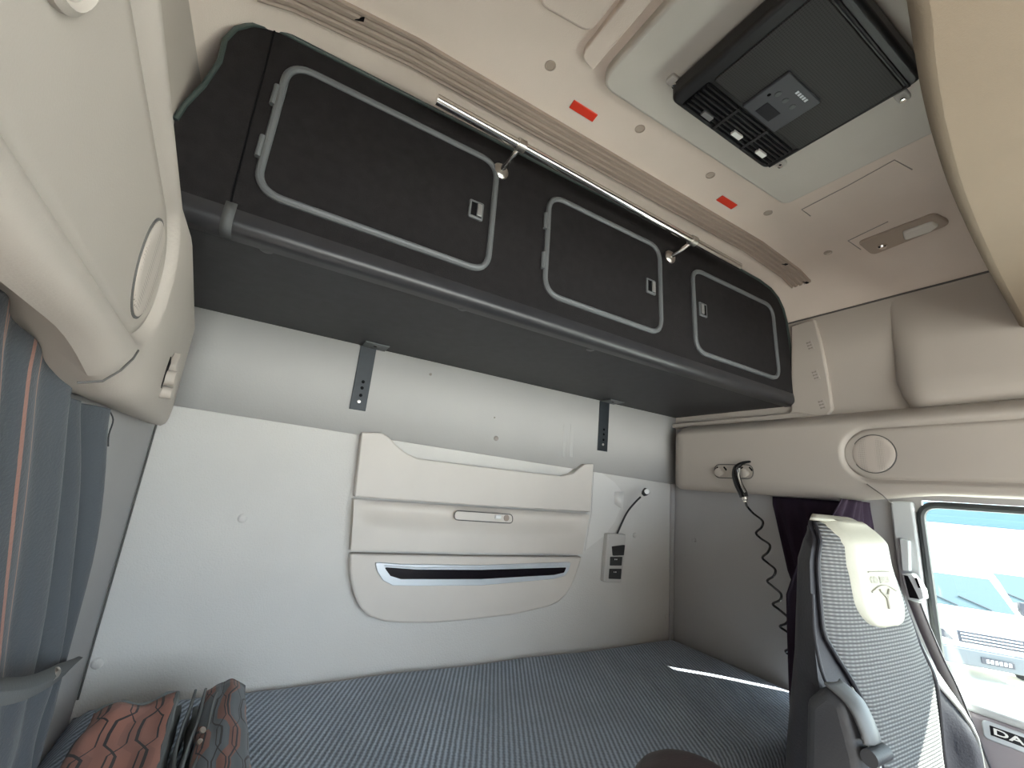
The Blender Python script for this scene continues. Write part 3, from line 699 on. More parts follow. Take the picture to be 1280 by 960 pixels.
grid(bm, rows, uv=lambda a, b: (b / nu, 1 - a / (len(zs) - 1)))
o = obj('cloth', bm, M_curt, lc, angle=80); o.modifiers.new('s', 'SUBSURF').render_levels = 1; solidify(o, .003, 0)
# a few frayed threads at the rear hem
bm = BM(); y_ = .985; tube(bm, smoothpts([(-.236, .965, 1.53), (-.232, .99, 1.515), (-.234, 1.0, 1.49), (-.233, 1.012, 1.47)], 4), .0012, 5); obj('loose_thread', bm, M_lining, lc)
tbk = thing('curtain_tieback', 'grey strap with snap button gathering the striped curtain', 'tieback', (-.2, .85, 1.03))
pts = [at(-60, 866, 0, -.178), at(-10, 866, 0, -.178), at(30, 861, 0, -.178), at(55, 851, 0, -.179), at(72, 842, 0, -.185), at(85, 834, 0, -.20), at(100, 822, 0, -.213)]
wid = [.0125, .0125, .0125, .0125, .0125, .010, .001]
bm = BM(); rows = []
for p, w in zip(smoothpts(pts, 6), [interp(i / 36 * 6, list(range(7)), wid) for i in range(37)]):
    rows.append([p + Vector((-.002, 0, -w)), p + Vector((.003, 0, 0)), p + Vector((-.002, 0, w))])
grid(bm, rows); solidify(obj('strap', bm, M_strap, tbk), .003, 0)
obj('snap_button', lathe(BM(), [(.008, 0), (.008, .003), (.005, .006), (0, .006)], at(71, 842, 0, -.178) + Vector((-.004, 0, 0)), (1, -.3, 0), 16), M_steel, tbk)

# ------------------------------------------------------------------ purple curtain behind the seat
pc = thing('side_curtain', 'dark purple curtain bunched behind the seat beside the window', 'curtain', (1.81, .8, .9))
zs = [1.531, 1.52, 1.5, 1.46, 1.40, 1.33, 1.26, 1.2, 1.16, 1.12, 1.05, .98, .92, .86, .80, .74]
bm = BM(); rows = []; nu = 96
for z in zs:
    ya = interp(z, [.90, 1.08, 1.13, 1.2, 1.26, 1.45, 1.50, 1.556], [.775, .82, .86, .972, .995, 1.035, 1.047, 1.047]); row = []
    xe = interp(z, [.74, 1.30, 1.42, 1.53], [1.268, 1.285, 1.48, 1.60])  # inward sweep behind the seat is added to keep sun off the mattress
    path = smoothpts([(1.822, ya, 0), (1.822, lerp(ya, .74, .6), 0), (1.815, .735, 0), (1.75, .700, 0), (lerp(xe, 1.75, .5), .690, 0), (xe, .695, 0)], 16)
    for i in range(nu + 1):
        s_ = i / nu * (len(path) - 1); k = min(int(s_), len(path) - 2); p = path[k].lerp(path[k + 1], s_ - k); t = (path[k + 1] - path[k]).normalized()
        w_ = .012 * math.sin(i / nu * 75 + z * 2) * (.4 + .6 * sstep(1.53, 1.42, z)) + .006 * math.sin(i / nu * 23 + 3 * z)
        row.append((p.x - abs(t.y) * (w_ if i < nu * .5 else w_), p.y + abs(t.x) * w_ * .8, z))
    rows.append(row)
grid(bm, rows); o = obj('cloth', bm, M_purple, pc, angle=80); solidify(o, .003, 0)

# ------------------------------------------------------------------ air gun and coiled hose
ag = thing('air_blow_gun', 'black air gun with coiled hose hung on the right rail', 'air gun', (1.74, 1.13, 1.5))
XG = 1.705
gp = [at(*p, 0, XG) for p in ((938, 577), (928, 579), (921, 585), (920, 594), (923, 605), (928, 615), (930, 621))]
obj('grip', tube(BM(), smoothpts(gp, 5), [interp(i / 30 * 6, list(range(7)), [.004, .007, .013, .016, .0165, .017, .0165]) for i in range(31)], 14), M_hose, ag)
obj('trigger', tube(BM(), smoothpts([p + Vector((-.016, -.022, -.002)) for p in gp[2:6]], 4), .0035, 8), M_chrome, ag)
p = at(931, 624, 0, XG); obj('connector', lathe(BM(), [(.006, -.012), (.011, -.008), (.011, .002), (.008, .006), (.008, .012), (0, .013)], p, (0, -.15, -1), 14), M_chrome, ag)
zig = [(932, 628), (934, 633), (942, 642), (953, 651), (952, 659), (945, 666), (951, 673), (962, 681), (960, 690), (953, 697), (960, 704), (969, 712), (967, 720), (959, 726), (966, 733), (976, 742), (975, 750), (966, 755), (974, 762), (985, 772), (983, 779), (975, 783), (984, 790), (995, 800), (990, 810), (982, 814), (990, 821), (1001, 830), (997, 838), (989, 841), (997, 848)]
hp_ = []
for k, p in enumerate(zig):
    dx = 0 if k < 2 else .022 * math.cos((k - 2) * math.pi / 2 + .6)
    hp_.append(at(*p, 0, XG + .01 + dx))
obj('coiled_hose', tube(BM(), smoothpts(hp_, 6), .0042, 8), M_hose, ag)

# ------------------------------------------------------------------ ceiling fittings
gs = thing('ceiling_track', 'long brown grooved curtain track across the ceiling', 'curtain track', (.8, .86, 2.40))
bm = BM(); rows = []
gy0, gy1 = .828, .902; ng = 24
for x in [-.19, -.125, 0, .125] + [lerp(.2, 1.4, i / 6) for i in range(7)] + [1.45, 1.6, 1.70, 1.775]:
    row = [(x, gy1 + .001, zc(x) + .004)]
    for k in range(ng + 1):
        t = k / ng; y = lerp(gy1, gy0, t); g = .009 - (.006 if (k % 6) in (2, 3) else 0)
        row.append((x, y, zc(x) - g))
    row.append((x, gy0 - .001, zc(x) + .004)); rows.append(row)
grid(bm, rows); obj('track_body', bm, M_brown, gs, smooth=False)
for x in (-.01, 1.61, 1.757):
    bm = BM(); prism(bm, [(x, .850), (x + .018, .845), (x + .018, .835)], fceil, .006, .0105); obj('end_notch', bm, M_dark, gs)
for (px, py), lab in (((730, 140), 'larger red reflector strip on ceiling by the left corner of the hatch'), ((909, 254), 'small red reflector strip on ceiling nearest the ceiling lamp')):
    p = at(px, py, 2, 2.437)
    q = (.039, .0125)
    o = obj('red_reflector', prism(BM(), [(p.x - q[0], p.y + q[1]), (p.x + q[0], p.y + q[1]), (p.x + q[0] - .003, p.y - q[1]), (p.x - q[0] - .003, p.y - q[1])], fceil, -.001, .003), M_red, bevel=.001)
    tag(o, lab, 'reflector', 'red reflectors on the ceiling')

# roof hatch with the air conditioning unit
hz = 2.412
rh = thing('roof_hatch', 'pale grey roof hatch panel around the black air conditioner', 'hatch', (.88, .3, hz))
fz = lambda z: (lambda u, v, d: Vector((u, v, z - d)))
obj('hatch_panel', prism(BM(), roundpoly([(.515, -.5), (.515, .668), (1.275, .655), (1.275, -.5)], [0, .05, .03, 0], 8), fz(hz + .03), 0, .03), M_hatch, rh, bevel=.008, seg=3)
for px, py in ((843, 103), (975, 204), (1128, 121)):
    p = at(px, py, 2, hz - .008)
    cl = obj('fixing_clip', prism(BM(), roundpoly([(p.x - .018, p.y - .012), (p.x + .018, p.y - .012), (p.x + .018, p.y + .012), (p.x - .018, p.y + .012)], .009, 4), fz(hz + .001), 0, .012), M_acgrey if False else M_ctrl, rh, bevel=.003)
    obj('screw', lathe(BM(), [(.007, 0), (.006, .003), (0, .004)], (p.x, p.y, hz - .017), (0, 0, -1), 12), M_chrome, cl)
ac = thing('air_conditioner', 'black roof air conditioner with mesh face and vent slats', 'air conditioner', (.87, .42, 2.36))
az = 2.362
pL = at(838, 125, 2, az); pB = at(945, 212, 2, az); pR = at(1144, 100, 2, az)
ax0, ax1, ay1, ay0 = pL.x, (pR.x + at(970, 211, 2, az).x) / 2, (pL.y + at(955, 214, 2, az).y) / 2, pR.y - .012
rp = roundpoly([(ax0, ay0), (ax1, ay0), (ax1, ay1), (ax0, ay1)], .022, 6)
obj('tray', prism(BM(), rp, fz(hz - .004), 0, hz - .004 - az), M_acblack, ac, bevel=.010, seg=4)
gy = lerp(ay1, ay0, .27)
obj('mesh_face', prism(BM(), roundpoly([(ax0 + .035, ay0 + .03), (ax1 - .012, ay0 + .03), (ax1 - .012, gy), (ax0 + .035, gy)], .006, 4), fz(az), -.001, .003), M_acmesh, ac, bevel=.002)
obj('face_lip', tube(BM(), [Vector((ax0 + .03, ay0 + .024, az - .001)), Vector((ax1 - .010, ay0 + .024, az - .001)), Vector((ax1 - .010, ay1 - .015, az - .001))], .004, 8), M_acblack, ac)
vg = obj('vent_grille', prism(BM(), roundpoly([(ax0 + .03, gy + .008), (ax1 - .02, gy + .008), (ax1 - .02, ay1 - .010), (ax0 + .03, ay1 - .010)], .006, 3), fz(az), -.001, .001), M_dark, ac)
for k in range(7):
    y = lerp(gy + .013, ay1 - .014, k / 6); obj('slat', box(BM(), (ax0 + .032, y - .002, az - .0065), (ax1 - .022, y + .002, az)), M_acblack, vg, bevel=.001)
for k in range(2):
    x = lerp(ax0 + .03, ax1 - .02, (k + 1) / 3); obj('divider', box(BM(), (x - .004, gy + .008, az - .008), (x + .004, ay1 - .010, az)), M_acblack, vg, bevel=.001)
for k, (px, py) in enumerate(((884, 145), (921, 169), (951, 192))):
    p = at(px, py, 2, az - .008); obj('vent_tab', box(BM(), (p.x - .016, p.y - .006, az - .011), (p.x + .016, p.y + .006, az - .004)), M_white if k else M_latch, vg, bevel=.001, label='white vent tab' if k else 'grey vent tab')
cc = at(976, 131, 2, az - .008)
cp = obj('control_panel', prism(BM(), roundpoly([(cc.x - .062, cc.y - .052), (cc.x + .062, cc.y - .052), (cc.x + .062, cc.y + .050), (cc.x - .062, cc.y + .050)], .004, 3), fz(az), -.002, .009), M_acgrey, ac, bevel=.002)
# note: the long side of the control panel points along the vehicle
obj('screen', box(BM(), (cc.x - .03, cc.y + .012, az - .0098), (cc.x + .02, cc.y + .040, az - .0085)), M_plate, cp)
for k in range(3): obj('button', lathe(BM(), [(.0065, 0), (.006, .0015), (0, .002)], (cc.x - .032 + .028 * k, cc.y - .012, az - .009), (0, 0, -1), 12), M_frame, cp)
obj('indicator', lathe(BM(), [(.004, 0), (.003, .001), (0, .0012)], (cc.x - .045, cc.y + .0, az - .009), (0, 0, -1), 10), M_dark, cp)
for k in range(5): obj('maker_mark', box(BM(), (cc.x - .006 + .0085 * k, cc.y - .040, az - .0096), (cc.x - .0005 + .0085 * k, cc.y - .033, az - .0085)), M_silver, cp)

# ceiling lamp
cl = thing('ceiling_lamp', 'oblong brown ceiling lamp with clear lens on the right', 'ceiling lamp', (1.66, .5, 2.38))
def ceilpt(px, py, off=.0):
    w = at(px, py, 2, 2.42)
    for _ in range(8): w = at(px, py, 2, zc(w.x) - off)
    return w
qs = [ceilpt(*p) for p in ((1071, 302), (1168, 265), (1190, 277), (1090, 317))]
obj('base_plate', prism(BM(), roundpoly([(p.x, p.y) for p in qs], .020, 5), fceil, -.002, .009), M_lampbase, cl, bevel=.004, seg=3)
qs = [ceilpt(*p, .01) for p in ((1128, 289), (1165, 276), (1174, 280), (1163, 288), (1130, 299))]
obj('lens', prism(BM(), roundpoly([(p.x, p.y) for p in qs], .008, 4), fceil, .006, .018), M_lens, cl, bevel=.005, seg=3)
p = ceilpt(1103, 307, .01); obj('push_button', lathe(BM(), [(.014, 0), (.014, .007), (.010, .012), (0, .013)], p + Vector((0, 0, .002)), (0, 0, -1), 18), M_chrome, cl)

# pictogram stickers by the cabinet's right end
def sticker(c, u, v, n, lab, cloud):
    c = Vector(c); u = Vector(u).normalized(); v = Vector(v).normalized(); n = Vector(n).normalized()
    t = thing('pictogram_sticker', lab, 'sticker', c, 'pictogram stickers at the right end of the locker')
    f = lambda a, b, d: c + u * a + v * b + n * d
    obj('label', prism(BM(), [(-.022, -.013), (.022, -.013), (.022, .013), (-.022, .013)], f, -.001, .0008), M_sticker if cloud else M_plast, t)
    for k in range(3):
        a = -.014 + .013 * k
        obj('pictogram', prism(BM(), [(a - .004, -.008), (a + .004, -.008), (a + .002, .0), (a + .005, .008), (a - .003, .008), (a - .001, .001)], f, .0006, .0012), M_stickerd, t)
for (px, py), lab in (((1012, 432), 'faint pictogram sticker on side trim, upper of the three'), ((1019, 469), 'faint pictogram sticker on side trim, middle of the three'), ((1027, 506), 'faint pictogram sticker on side trim, lowest of the three')):
    p = at(px, py, 0, XR - .0185); sticker(p, (0, -.25, -1), (0, -1, .25), (-1, 0, 0), lab, False)
p = at(1003, 378, 0, 1.80); zz = zc(p.x); p = ceilpt(1003, 378, .001)
dzx = (zc(p.x + .01) - zc(p.x - .01)) / .02; nn = Vector((dzx, 0, -1)); sticker(p, (1, 0, dzx), (0, -1, 0), nn, 'dark grey pictogram sticker on ceiling at the end of the track', True)

# front overhead shelf whose tan underside fills the upper right
sh = thing('front_shelf', 'tan overhead front shelf with curved edge at the upper right', 'shelf', (.8, -.4, 2.05))
ed = [(-.27, .02), (0, .055), (.3, .09)] + [tuple(at(px, py, 2, 2.068))[:2] for px, py in ((1133, 0), (1142, 60), (1154, 125), (1170, 185), (1191, 245), (1227, 322), (1262, 385))]
ed = [p for p in ed if p[0] < 1.82]
k_ = (1.843 - ed[-1][0]) / (ed[-1][0] - ed[-2][0]); ed.append((1.843, ed[-1][1] + (ed[-1][1] - ed[-2][1]) * k_))
M_tan = mat('tan_shelf', (.19, .145, .10), .7, noise_scale=6, var=.04, bump=.2, bump_scale=400)
e2 = smoothpts([(*p, 0) for p in ed], 4)
obj('shelf_body', prism(BM(), [(p.x, p.y) for p in e2] + [(1.843, -1.06), (-.27, -1.06)], fz(2.24), 0, .19), M_tan, sh, bevel=.018, seg=4, angle=50)

# ------------------------------------------------------------------ right door, window, pillar
win = obj('window_1', prism(BM(), [(WY0, WZ0), (WY1, WZ0), (WY1, WZ1), (WY0, WZ1)], fright(XR + .010), 0, .004), M_glass, kind='structure')
rp = roundpoly([(WY0, WZ0 - .002), (WY1 - .004, WZ0 - .002), (WY1 + .004, WZ1 - .012), (WY0, WZ1 - .012)], [.02, .03, .05, .02], 8)
obj('window_seal', tube(BM(), [fright(XR)(u, v, .004) for u, v in rp], .011, 8, closed=True), M_rubber, win)
tp_ = obj('trim_4', prism(BM(), roundpoly([(.592, .90), (.655, .90), (.662, 1.545), (.604, 1.545)], .008, 3), fright(XR), -.002, .022), M_pillar, kind='structure', bevel=.008, seg=3)
d1 = obj('door_1', prism(BM(), [(WY0, .12), (.60, .12), (.60, .995), (WY0, .995)], fright(XR), -.002, .045), M_door, kind='structure', bevel=.012, seg=3)
obj('window_ledge', prism(BM(), [(WY0, .991), (.60, .995), (.60, 1.017), (WY0, 1.010)], fright(XR), -.01, .049), M_pillar, d1, bevel=.008, seg=3)
fd = fright(XR - .045)
def dpt(px, py, off=.045): p = at(px, py, 0, XR - off); return (p.y, p.z)
bz = [dpt(*p) for p in ((1226, 900), (1226, 915), (1234, 924))]
py1 = bz[0][0]; pz1, pz0 = bz[0][1], bz[2][1]
b1 = [dpt(1227, 898), dpt(1228, 921)]
fr_ = roundpoly([(b1[0][0], b1[0][1]), (b1[0][0], b1[1][1]), (b1[0][0] - .30, b1[1][1] - .0), (b1[0][0] - .30, b1[0][1])], .012, 4)
df_ = obj('name_plate', prism(BM(), fr_, fd, -.002, .006), M_silver, d1, bevel=.003)
ia = [dpt(1238, 906), dpt(1239, 918)]
obj('plate_inset', prism(BM(), [(ia[0][0], ia[0][1]), (ia[0][0], ia[1][1]), (ia[0][0] - .22, ia[1][1]), (ia[0][0] - .22, ia[0][1])], fd, .005, .0068), M_plate, df_)
hl = (ia[0][1] - ia[1][1]); yc = ia[0][0] - .055; zc_ = (ia[0][1] + ia[1][1]) / 2
tb_ = text_bm('DAF', hl * .92, lambda u, v, d: Vector((XR - .045 - d, yc - u, zc_ + v)), .0075, 1.9)
sh_ = dpt(1243, 911)[0] - max(v.co.y for v in tb_.verts)
for v in tb_.verts: v.co.y += sh_
obj('lettering', tb_, M_white, df_)
gh = [dpt(1192, 884), dpt(1204, 908)]
obj('pull_recess', prism(BM(), roundpoly([(gh[0][0] + .01, gh[0][1]), (gh[1][0], gh[0][1] + .01), (gh[1][0] - .005, gh[1][1]), (gh[0][0] + .005, gh[1][1] - .02)], .012, 4), fd, -.002, .004), M_rubber, d1, bevel=.002)
obj('door_armrest', prism(BM(), roundpoly([(WY0, .80), (.53, .80), (.53, .855), (WY0, .845)], .01), fd, -.01, .05), M_doorblue, d1, bevel=.012, seg=3)

# ------------------------------------------------------------------ driver seat
se = thing('cab_seat', 'black leather and knit cab seat with beige headrest in front of window', 'seat', (1.18, .45, 0))
ZR = [1.468, 1.462, 1.448, 1.42, 1.38, 1.30, 1.20, 1.10, 1.0, .88, .75, .62, .52]
XA = [1.080, 1.048, 1.022, 1.000, .984, .976, .970, .955, .945, .94, .94, .945, .95]
XB = [1.215, 1.250, 1.275, 1.292, 1.310, 1.365, 1.420, 1.475, 1.52, 1.54, 1.54, 1.53, 1.52]
DP = [.035, .050, .065, .078, .088, .098, .112, .132, .15, .16, .16, .16, .15]
def seat_row(z):
    return interp(z, ZR[::-1], XA[::-1]), interp(z, ZR[::-1], XB[::-1]), interp(z, ZR[::-1], DP[::-1])
def yfront(u, z):                      # u -1..1 across the front; bolsters swell lower down
    low = sstep(1.22, 1.0, z); base = .475 - .015 * sstep(1.4, 1.0, z)
    crown = .030 * (abs(u) ** 3)
    bol = -.050 * low * math.exp(-((abs(u) - .80) / .16) ** 2)
    top_ = .03 * sstep(1.42, 1.468, z)
    return base + crown * (1 - .4 * low) + bol + top_
NU = 28
bm = BM(); rows = []
zz_ = []
for i in range(len(ZR) - 1):
    k = 2 if i < 4 else 4
    zz_ += [lerp(ZR[i], ZR[i + 1], j / k) for j in range(k)]
zz_.append(ZR[-1])
for z in zz_:
    xa, xb, dp = seat_row(z); row = []
    for i in range(NU + 1):
        u = -1 + 2 * i / NU; uu = math.copysign(abs(u) ** .9, u); row.append((lerp(xa, xb, (uu + 1) / 2), yfront(u, z), z))
    yb_ = .475 + dp
    for i in range(NU - 1):
        t = 1 - 2 * (i + 1) / NU; s = math.sqrt(max(0, 1 - abs(t) ** 3.2))
        row.append((lerp(xa, xb, (t * .98 + 1) / 2), yfront(math.copysign(1, t), z) + (yb_ - yfront(1, z)) * s, z))
    rows.append(row)
grid(bm, rows, close_u=True, cap=True)
obj('backrest', bm, M_leather, se, angle=80)
def overlay(name, m, ulr, z0, z1, off, parent, n=20, nz=30, rnd=0, th=.006):
    """padded panel following the seat front between z0 and z1"""
    bm = BM(); rows = []
    for j in range(nz + 1):
        z = lerp(z1, z0, j / nz); xa, xb, dp = seat_row(z); ua, ub = ulr(z); row = []
        if rnd:
            e = 1.0
            if z < z0 + rnd: e = math.sqrt(max(0.0, 1 - ((z0 + rnd - z) / rnd) ** 2))
            m_ = (ua + ub) / 2; hw = (ub - ua) / 2; ua, ub = m_ - hw * lerp(.25, 1, e), m_ + hw * lerp(.25, 1, e)
        for i in range(n + 1):
            u = lerp(ua, ub, i / n); uu = math.copysign(abs(u) ** .9, u); ev = min(1, min(i, n - i) / 2.0)
            row.append((lerp(xa, xb, (uu + 1) / 2), yfront(u, z) - off * (.25 + .75 * ev), z))
        rows.append(row)
    grid(bm, rows, uv=lambda a, b: (b / n, a / nz)); o = obj(name, bm, m, parent, angle=80); solidify(o, th, -1 if False else 0); return o
def knit_lr(z): return (interp(z, [.55, 1.0, 1.12, 1.25, 1.47], [-.42, -.40, -.52, -.92, -.94]), interp(z, [.55, 1.0, 1.10, 1.25, 1.47], [.42, .46, .60, .90, .93]))
kn = overlay('knit_panel', M_knit, knit_lr, .56, 1.460, .006, se, 26, 60)
hp2 = overlay('headrest_patch', M_patch, lambda z: (interp(z, [1.25, 1.36, 1.42, 1.45, 1.467], [-.50, -.54, -.62, -.80, -.97]), interp(z, [1.25, 1.36, 1.42, 1.467], [.58, .62, .68, .80])), 1.262, 1.4655, .013, se, 20, 34, rnd=.055)
# the patch wraps over the top edge
bm = BM(); rows = []
for j in range(7):
    t = j / 6; z = 1.4655 + .010 * math.sin(math.pi * t * .55); row = []
    for i in range(15):
        u = lerp(-.97, .80, i / 14); row.append((lerp(1.055, 1.215, (u * .98 + 1) / 2) + (-.03 if u < 0 else .03) * abs(u) * (1 - t), lerp(yfront(u, 1.4655) - .010, .53, t), z - .02 * max(0, t - .5) * 0))
    rows.append(row)
grid(bm, rows); solidify(obj('headrest_top', bm, M_patch, se, angle=80), .006, -1)
overlay('sunlit_bolster_strip', M_pipe, lambda z: (interp(z, [.62, 1.0, 1.08, 1.15, 1.235], [.84, .86, .78, .66, .93]), interp(z, [.62, 1.0, 1.12, 1.235], [.95, .975, .985, .99])), .62, 1.235, .006, se, 8, 24)['label'] = 'outer strip of the right bolster, painted pale as if sunlit'  # pale colour stands in for sunlight on the dark bolster
def seat_pt(u, z, off): xa, xb, dp = seat_row(z); uu = math.copysign(abs(u) ** .9, u); return Vector((lerp(xa, xb, (uu + 1) / 2), yfront(u, z) - off, z))
obj('piping', tube(BM(), [seat_pt(knit_lr(z)[0] - .01, z, .006) for z in [lerp(1.455, .57, i / 50) for i in range(51)]], .0042, 8), M_leather, se)
obj('piping', tube(BM(), [seat_pt(knit_lr(z)[1] + .01, z, .006) for z in [lerp(1.455, .57, i / 50) for i in range(51)]], .0042, 8), M_leather, se)
obj('pale_welt', tube(BM(), [seat_pt(knit_lr(z)[0] - .06, z, .005) for z in [lerp(1.165, .62, i / 30) for i in range(31)]], [.010 * min(1, i / 8) + .002 for i in range(31)], 8, flat=.5), M_pipe, se, label='pale grey welt')
obj('side_welt', tube(BM(), smoothpts([(.978, .50, 1.32), (.968, .495, 1.24), (.962, .475, 1.17), seat_pt(-.72, 1.12, .004), seat_pt(-.60, 1.09, .004)], 6), .0035, 8), M_leather, se)
ft = lambda u, v, d: seat_pt(.02 + u, v, .0175)
def ppt(a, z): return seat_pt(a, z, .0178)
obj('print_line', tube(BM(), [ppt(lerp(-.20, .30, i / 8), 1.3685) for i in range(9)], .0013, 6), M_ink, hp2)
tx = text_bm('CO BRUK', .019, lambda u, v, d: ppt(.05 + u / .175, 1.352 + v), 0, .95); obj('worn_lettering', tx, M_ink, hp2); 
obj('emblem_arc', tube(BM(), [ppt(lerp(-.20, .34, i / 10), 1.330 + .012 * math.sin(math.pi * i / 10)) for i in range(11)], .0013, 6), M_ink, hp2)
for a, b_ in (((-.03, 1.334), (.07, 1.316)), ((.16, 1.334), (.06, 1.316)), ((.065, 1.316), (.05, 1.296)), ((.02, 1.324), (.12, 1.322))):
    obj('emblem_stroke', tube(BM(), [ppt(lerp(a[0], b_[0], t / 4), lerp(a[1], b_[1], t / 4)) for t in range(5)], .0022, 6), M_ink, hp2)
# raised armrest on the left side
am = BM(); ap = roundpoly([(.395, .62), (.398, 1.10), (.415, 1.175), (.447, 1.192), (.480, 1.155), (.494, .98), (.488, .62)], .025, 5)
ar = obj('armrest', prism(am, ap, lambda u, v, d: Vector((.940 - d, u, v)), 0, .050), M_armrest, se, bevel=.018, seg=4)
capq = [(.394, 1.128), (.398, 1.145), (.414, 1.176), (.446, 1.194)]
bm = BM(); grid(bm, [[(x, y - .006 + (.006 if x in (.891, .939) else 0), z) for x in (.891, .903, .928, .939)] for y, z in smoothpts([(*p, 0) for p in [(a, b) for a, b in capq]], 4) and [(p.x, p.y) for p in smoothpts([(a, b, 0) for a, b in capq], 4)]]); solidify(obj('armrest_pad', bm, M_frame, ar), .006, 0)
obj('pivot_knuckle', tube(BM(), [(.890, .388, 1.112), (.942, .388, 1.112)], .012, 16), M_armrest, ar)
bm = BM(); prism(bm, roundpoly([(.895, .66), (.940, .66), (.938, 1.088), (.897, 1.088)], .012, 4), lambda u, v, d: Vector((u, .398 - d, v)), -.01, .010); ab = obj('adjuster_frame', bm, M_frame, ar, bevel=.003)
bm = BM(); prism(bm, roundpoly([(.908, .68), (.928, .68), (.926, 1.068), (.910, 1.068)], .008, 4), lambda u, v, d: Vector((u, .388 - d, v)), -.001, .002); obj('adjuster_slot', bm, M_dark, ab)
se.location.x += .02
# cushion and pedestal below the picture's edge
obj('cushion', prism(BM(), roundpoly([(.94, -.06), (1.50, -.06), (1.50, .46), (.94, .46)], .06), fz(.56), 0, .14), M_leather, se, bevel=.04, seg=4)
obj('pedestal', prism(BM(), roundpoly([(1.02, .02), (1.42, .02), (1.42, .42), (1.02, .42)], .03), fz(.43), 0, .43), M_armrest, se, bevel=.01)

# seat belt on the pillar
sb = thing('seat_belt', 'grey seat belt guide and strap between seat and window', 'seat belt', (1.80, .62, .9))
XB_ = 1.80
gq = [at(*p, 0, XB_) for p in ((1129, 717), (1142, 717), (1155, 737), (1157, 748), (1150, 751), (1137, 749))]
obj('guide_bracket', prism(BM(), roundpoly([(p.y, p.z) for p in gq], .004, 3), fright(XB_), -.025, .012), M_pillar, sb, bevel=.005, seg=3)
gq = [at(*p, 0, XB_ - .013) for p in ((1130, 719), (1135, 720), (1149, 749), (1137, 747))]
obj('guide_opening', prism(BM(), [(p.y, p.z) for p in gq], fright(XB_ - .012), -.001, .002), M_dark, sb)
gq = [at(*p, 0, XB_ - .013) for p in ((1143, 722), (1146, 722), (1151, 735), (1148, 735))]
obj('guide_slot', prism(BM(), [(p.y, p.z) for p in gq], fright(XB_ - .012), -.001, .002), M_dark, sb)
gq = [at(*p, 0, 1.815) for p in ((1124, 672), (1137, 676), (1138, 714), (1128, 714))]
obj('height_adjuster', prism(BM(), roundpoly([(p.y, p.z) for p in gq], .005, 3), fright(1.828), -.002, .018), M_pillar, sb, bevel=.004)
sp = [at(1143, 752, 0, XB_), at(1156, 785, 0, XB_), at(1172, 822, 0, XB_), at(1188, 855, 0, XB_), at(1203, 892, 0, XB_ - .02), at(1228, 955, 0, XB_ - .04), at(1262, 1040, 0, XB_ - .08)]
bm = BM(); rows = []
for p in smoothpts(sp, 5): rows.append([p + Vector((.012, .020, 0)), p, p + Vector((-.006, -.016, 0))])
grid(bm, rows); solidify(obj('strap', bm, M_strapb, sb), .002, 0)
obj('strap_edge', tube(BM(), [Vector(r_[2]) for r_ in rows], .0022, 6), M_belt, sb)

# padded brown top at the bottom edge of the picture
bs = thing('padded_stool', 'dark brown rounded padded top at the bottom edge before the bed', 'stool', (.72, .57, 0))
c = at(864, 957, 1, .57)
bm = BM(); lathe(bm, [(.0, .0), (.055, -.004), (.085, -.018), (.100, -.045), (.102, -.075), (.095, -.10), (0, -.10)], (c.x, c.y, c.z), (0, 0, 1), 36); obj('padded_top', bm, M_brownpad, bs, sub=1)
bm = BM(); lathe(bm, [(.03, 0), (.03, c.z - .10)], (c.x, c.y, 0), (0, 0, 1), 20); lathe(bm, [(.11, 0), (.11, .012), (.03, .03)], (c.x, c.y, 0), (0, 0, 1), 28); obj('stem', bm, M_armrest, bs)

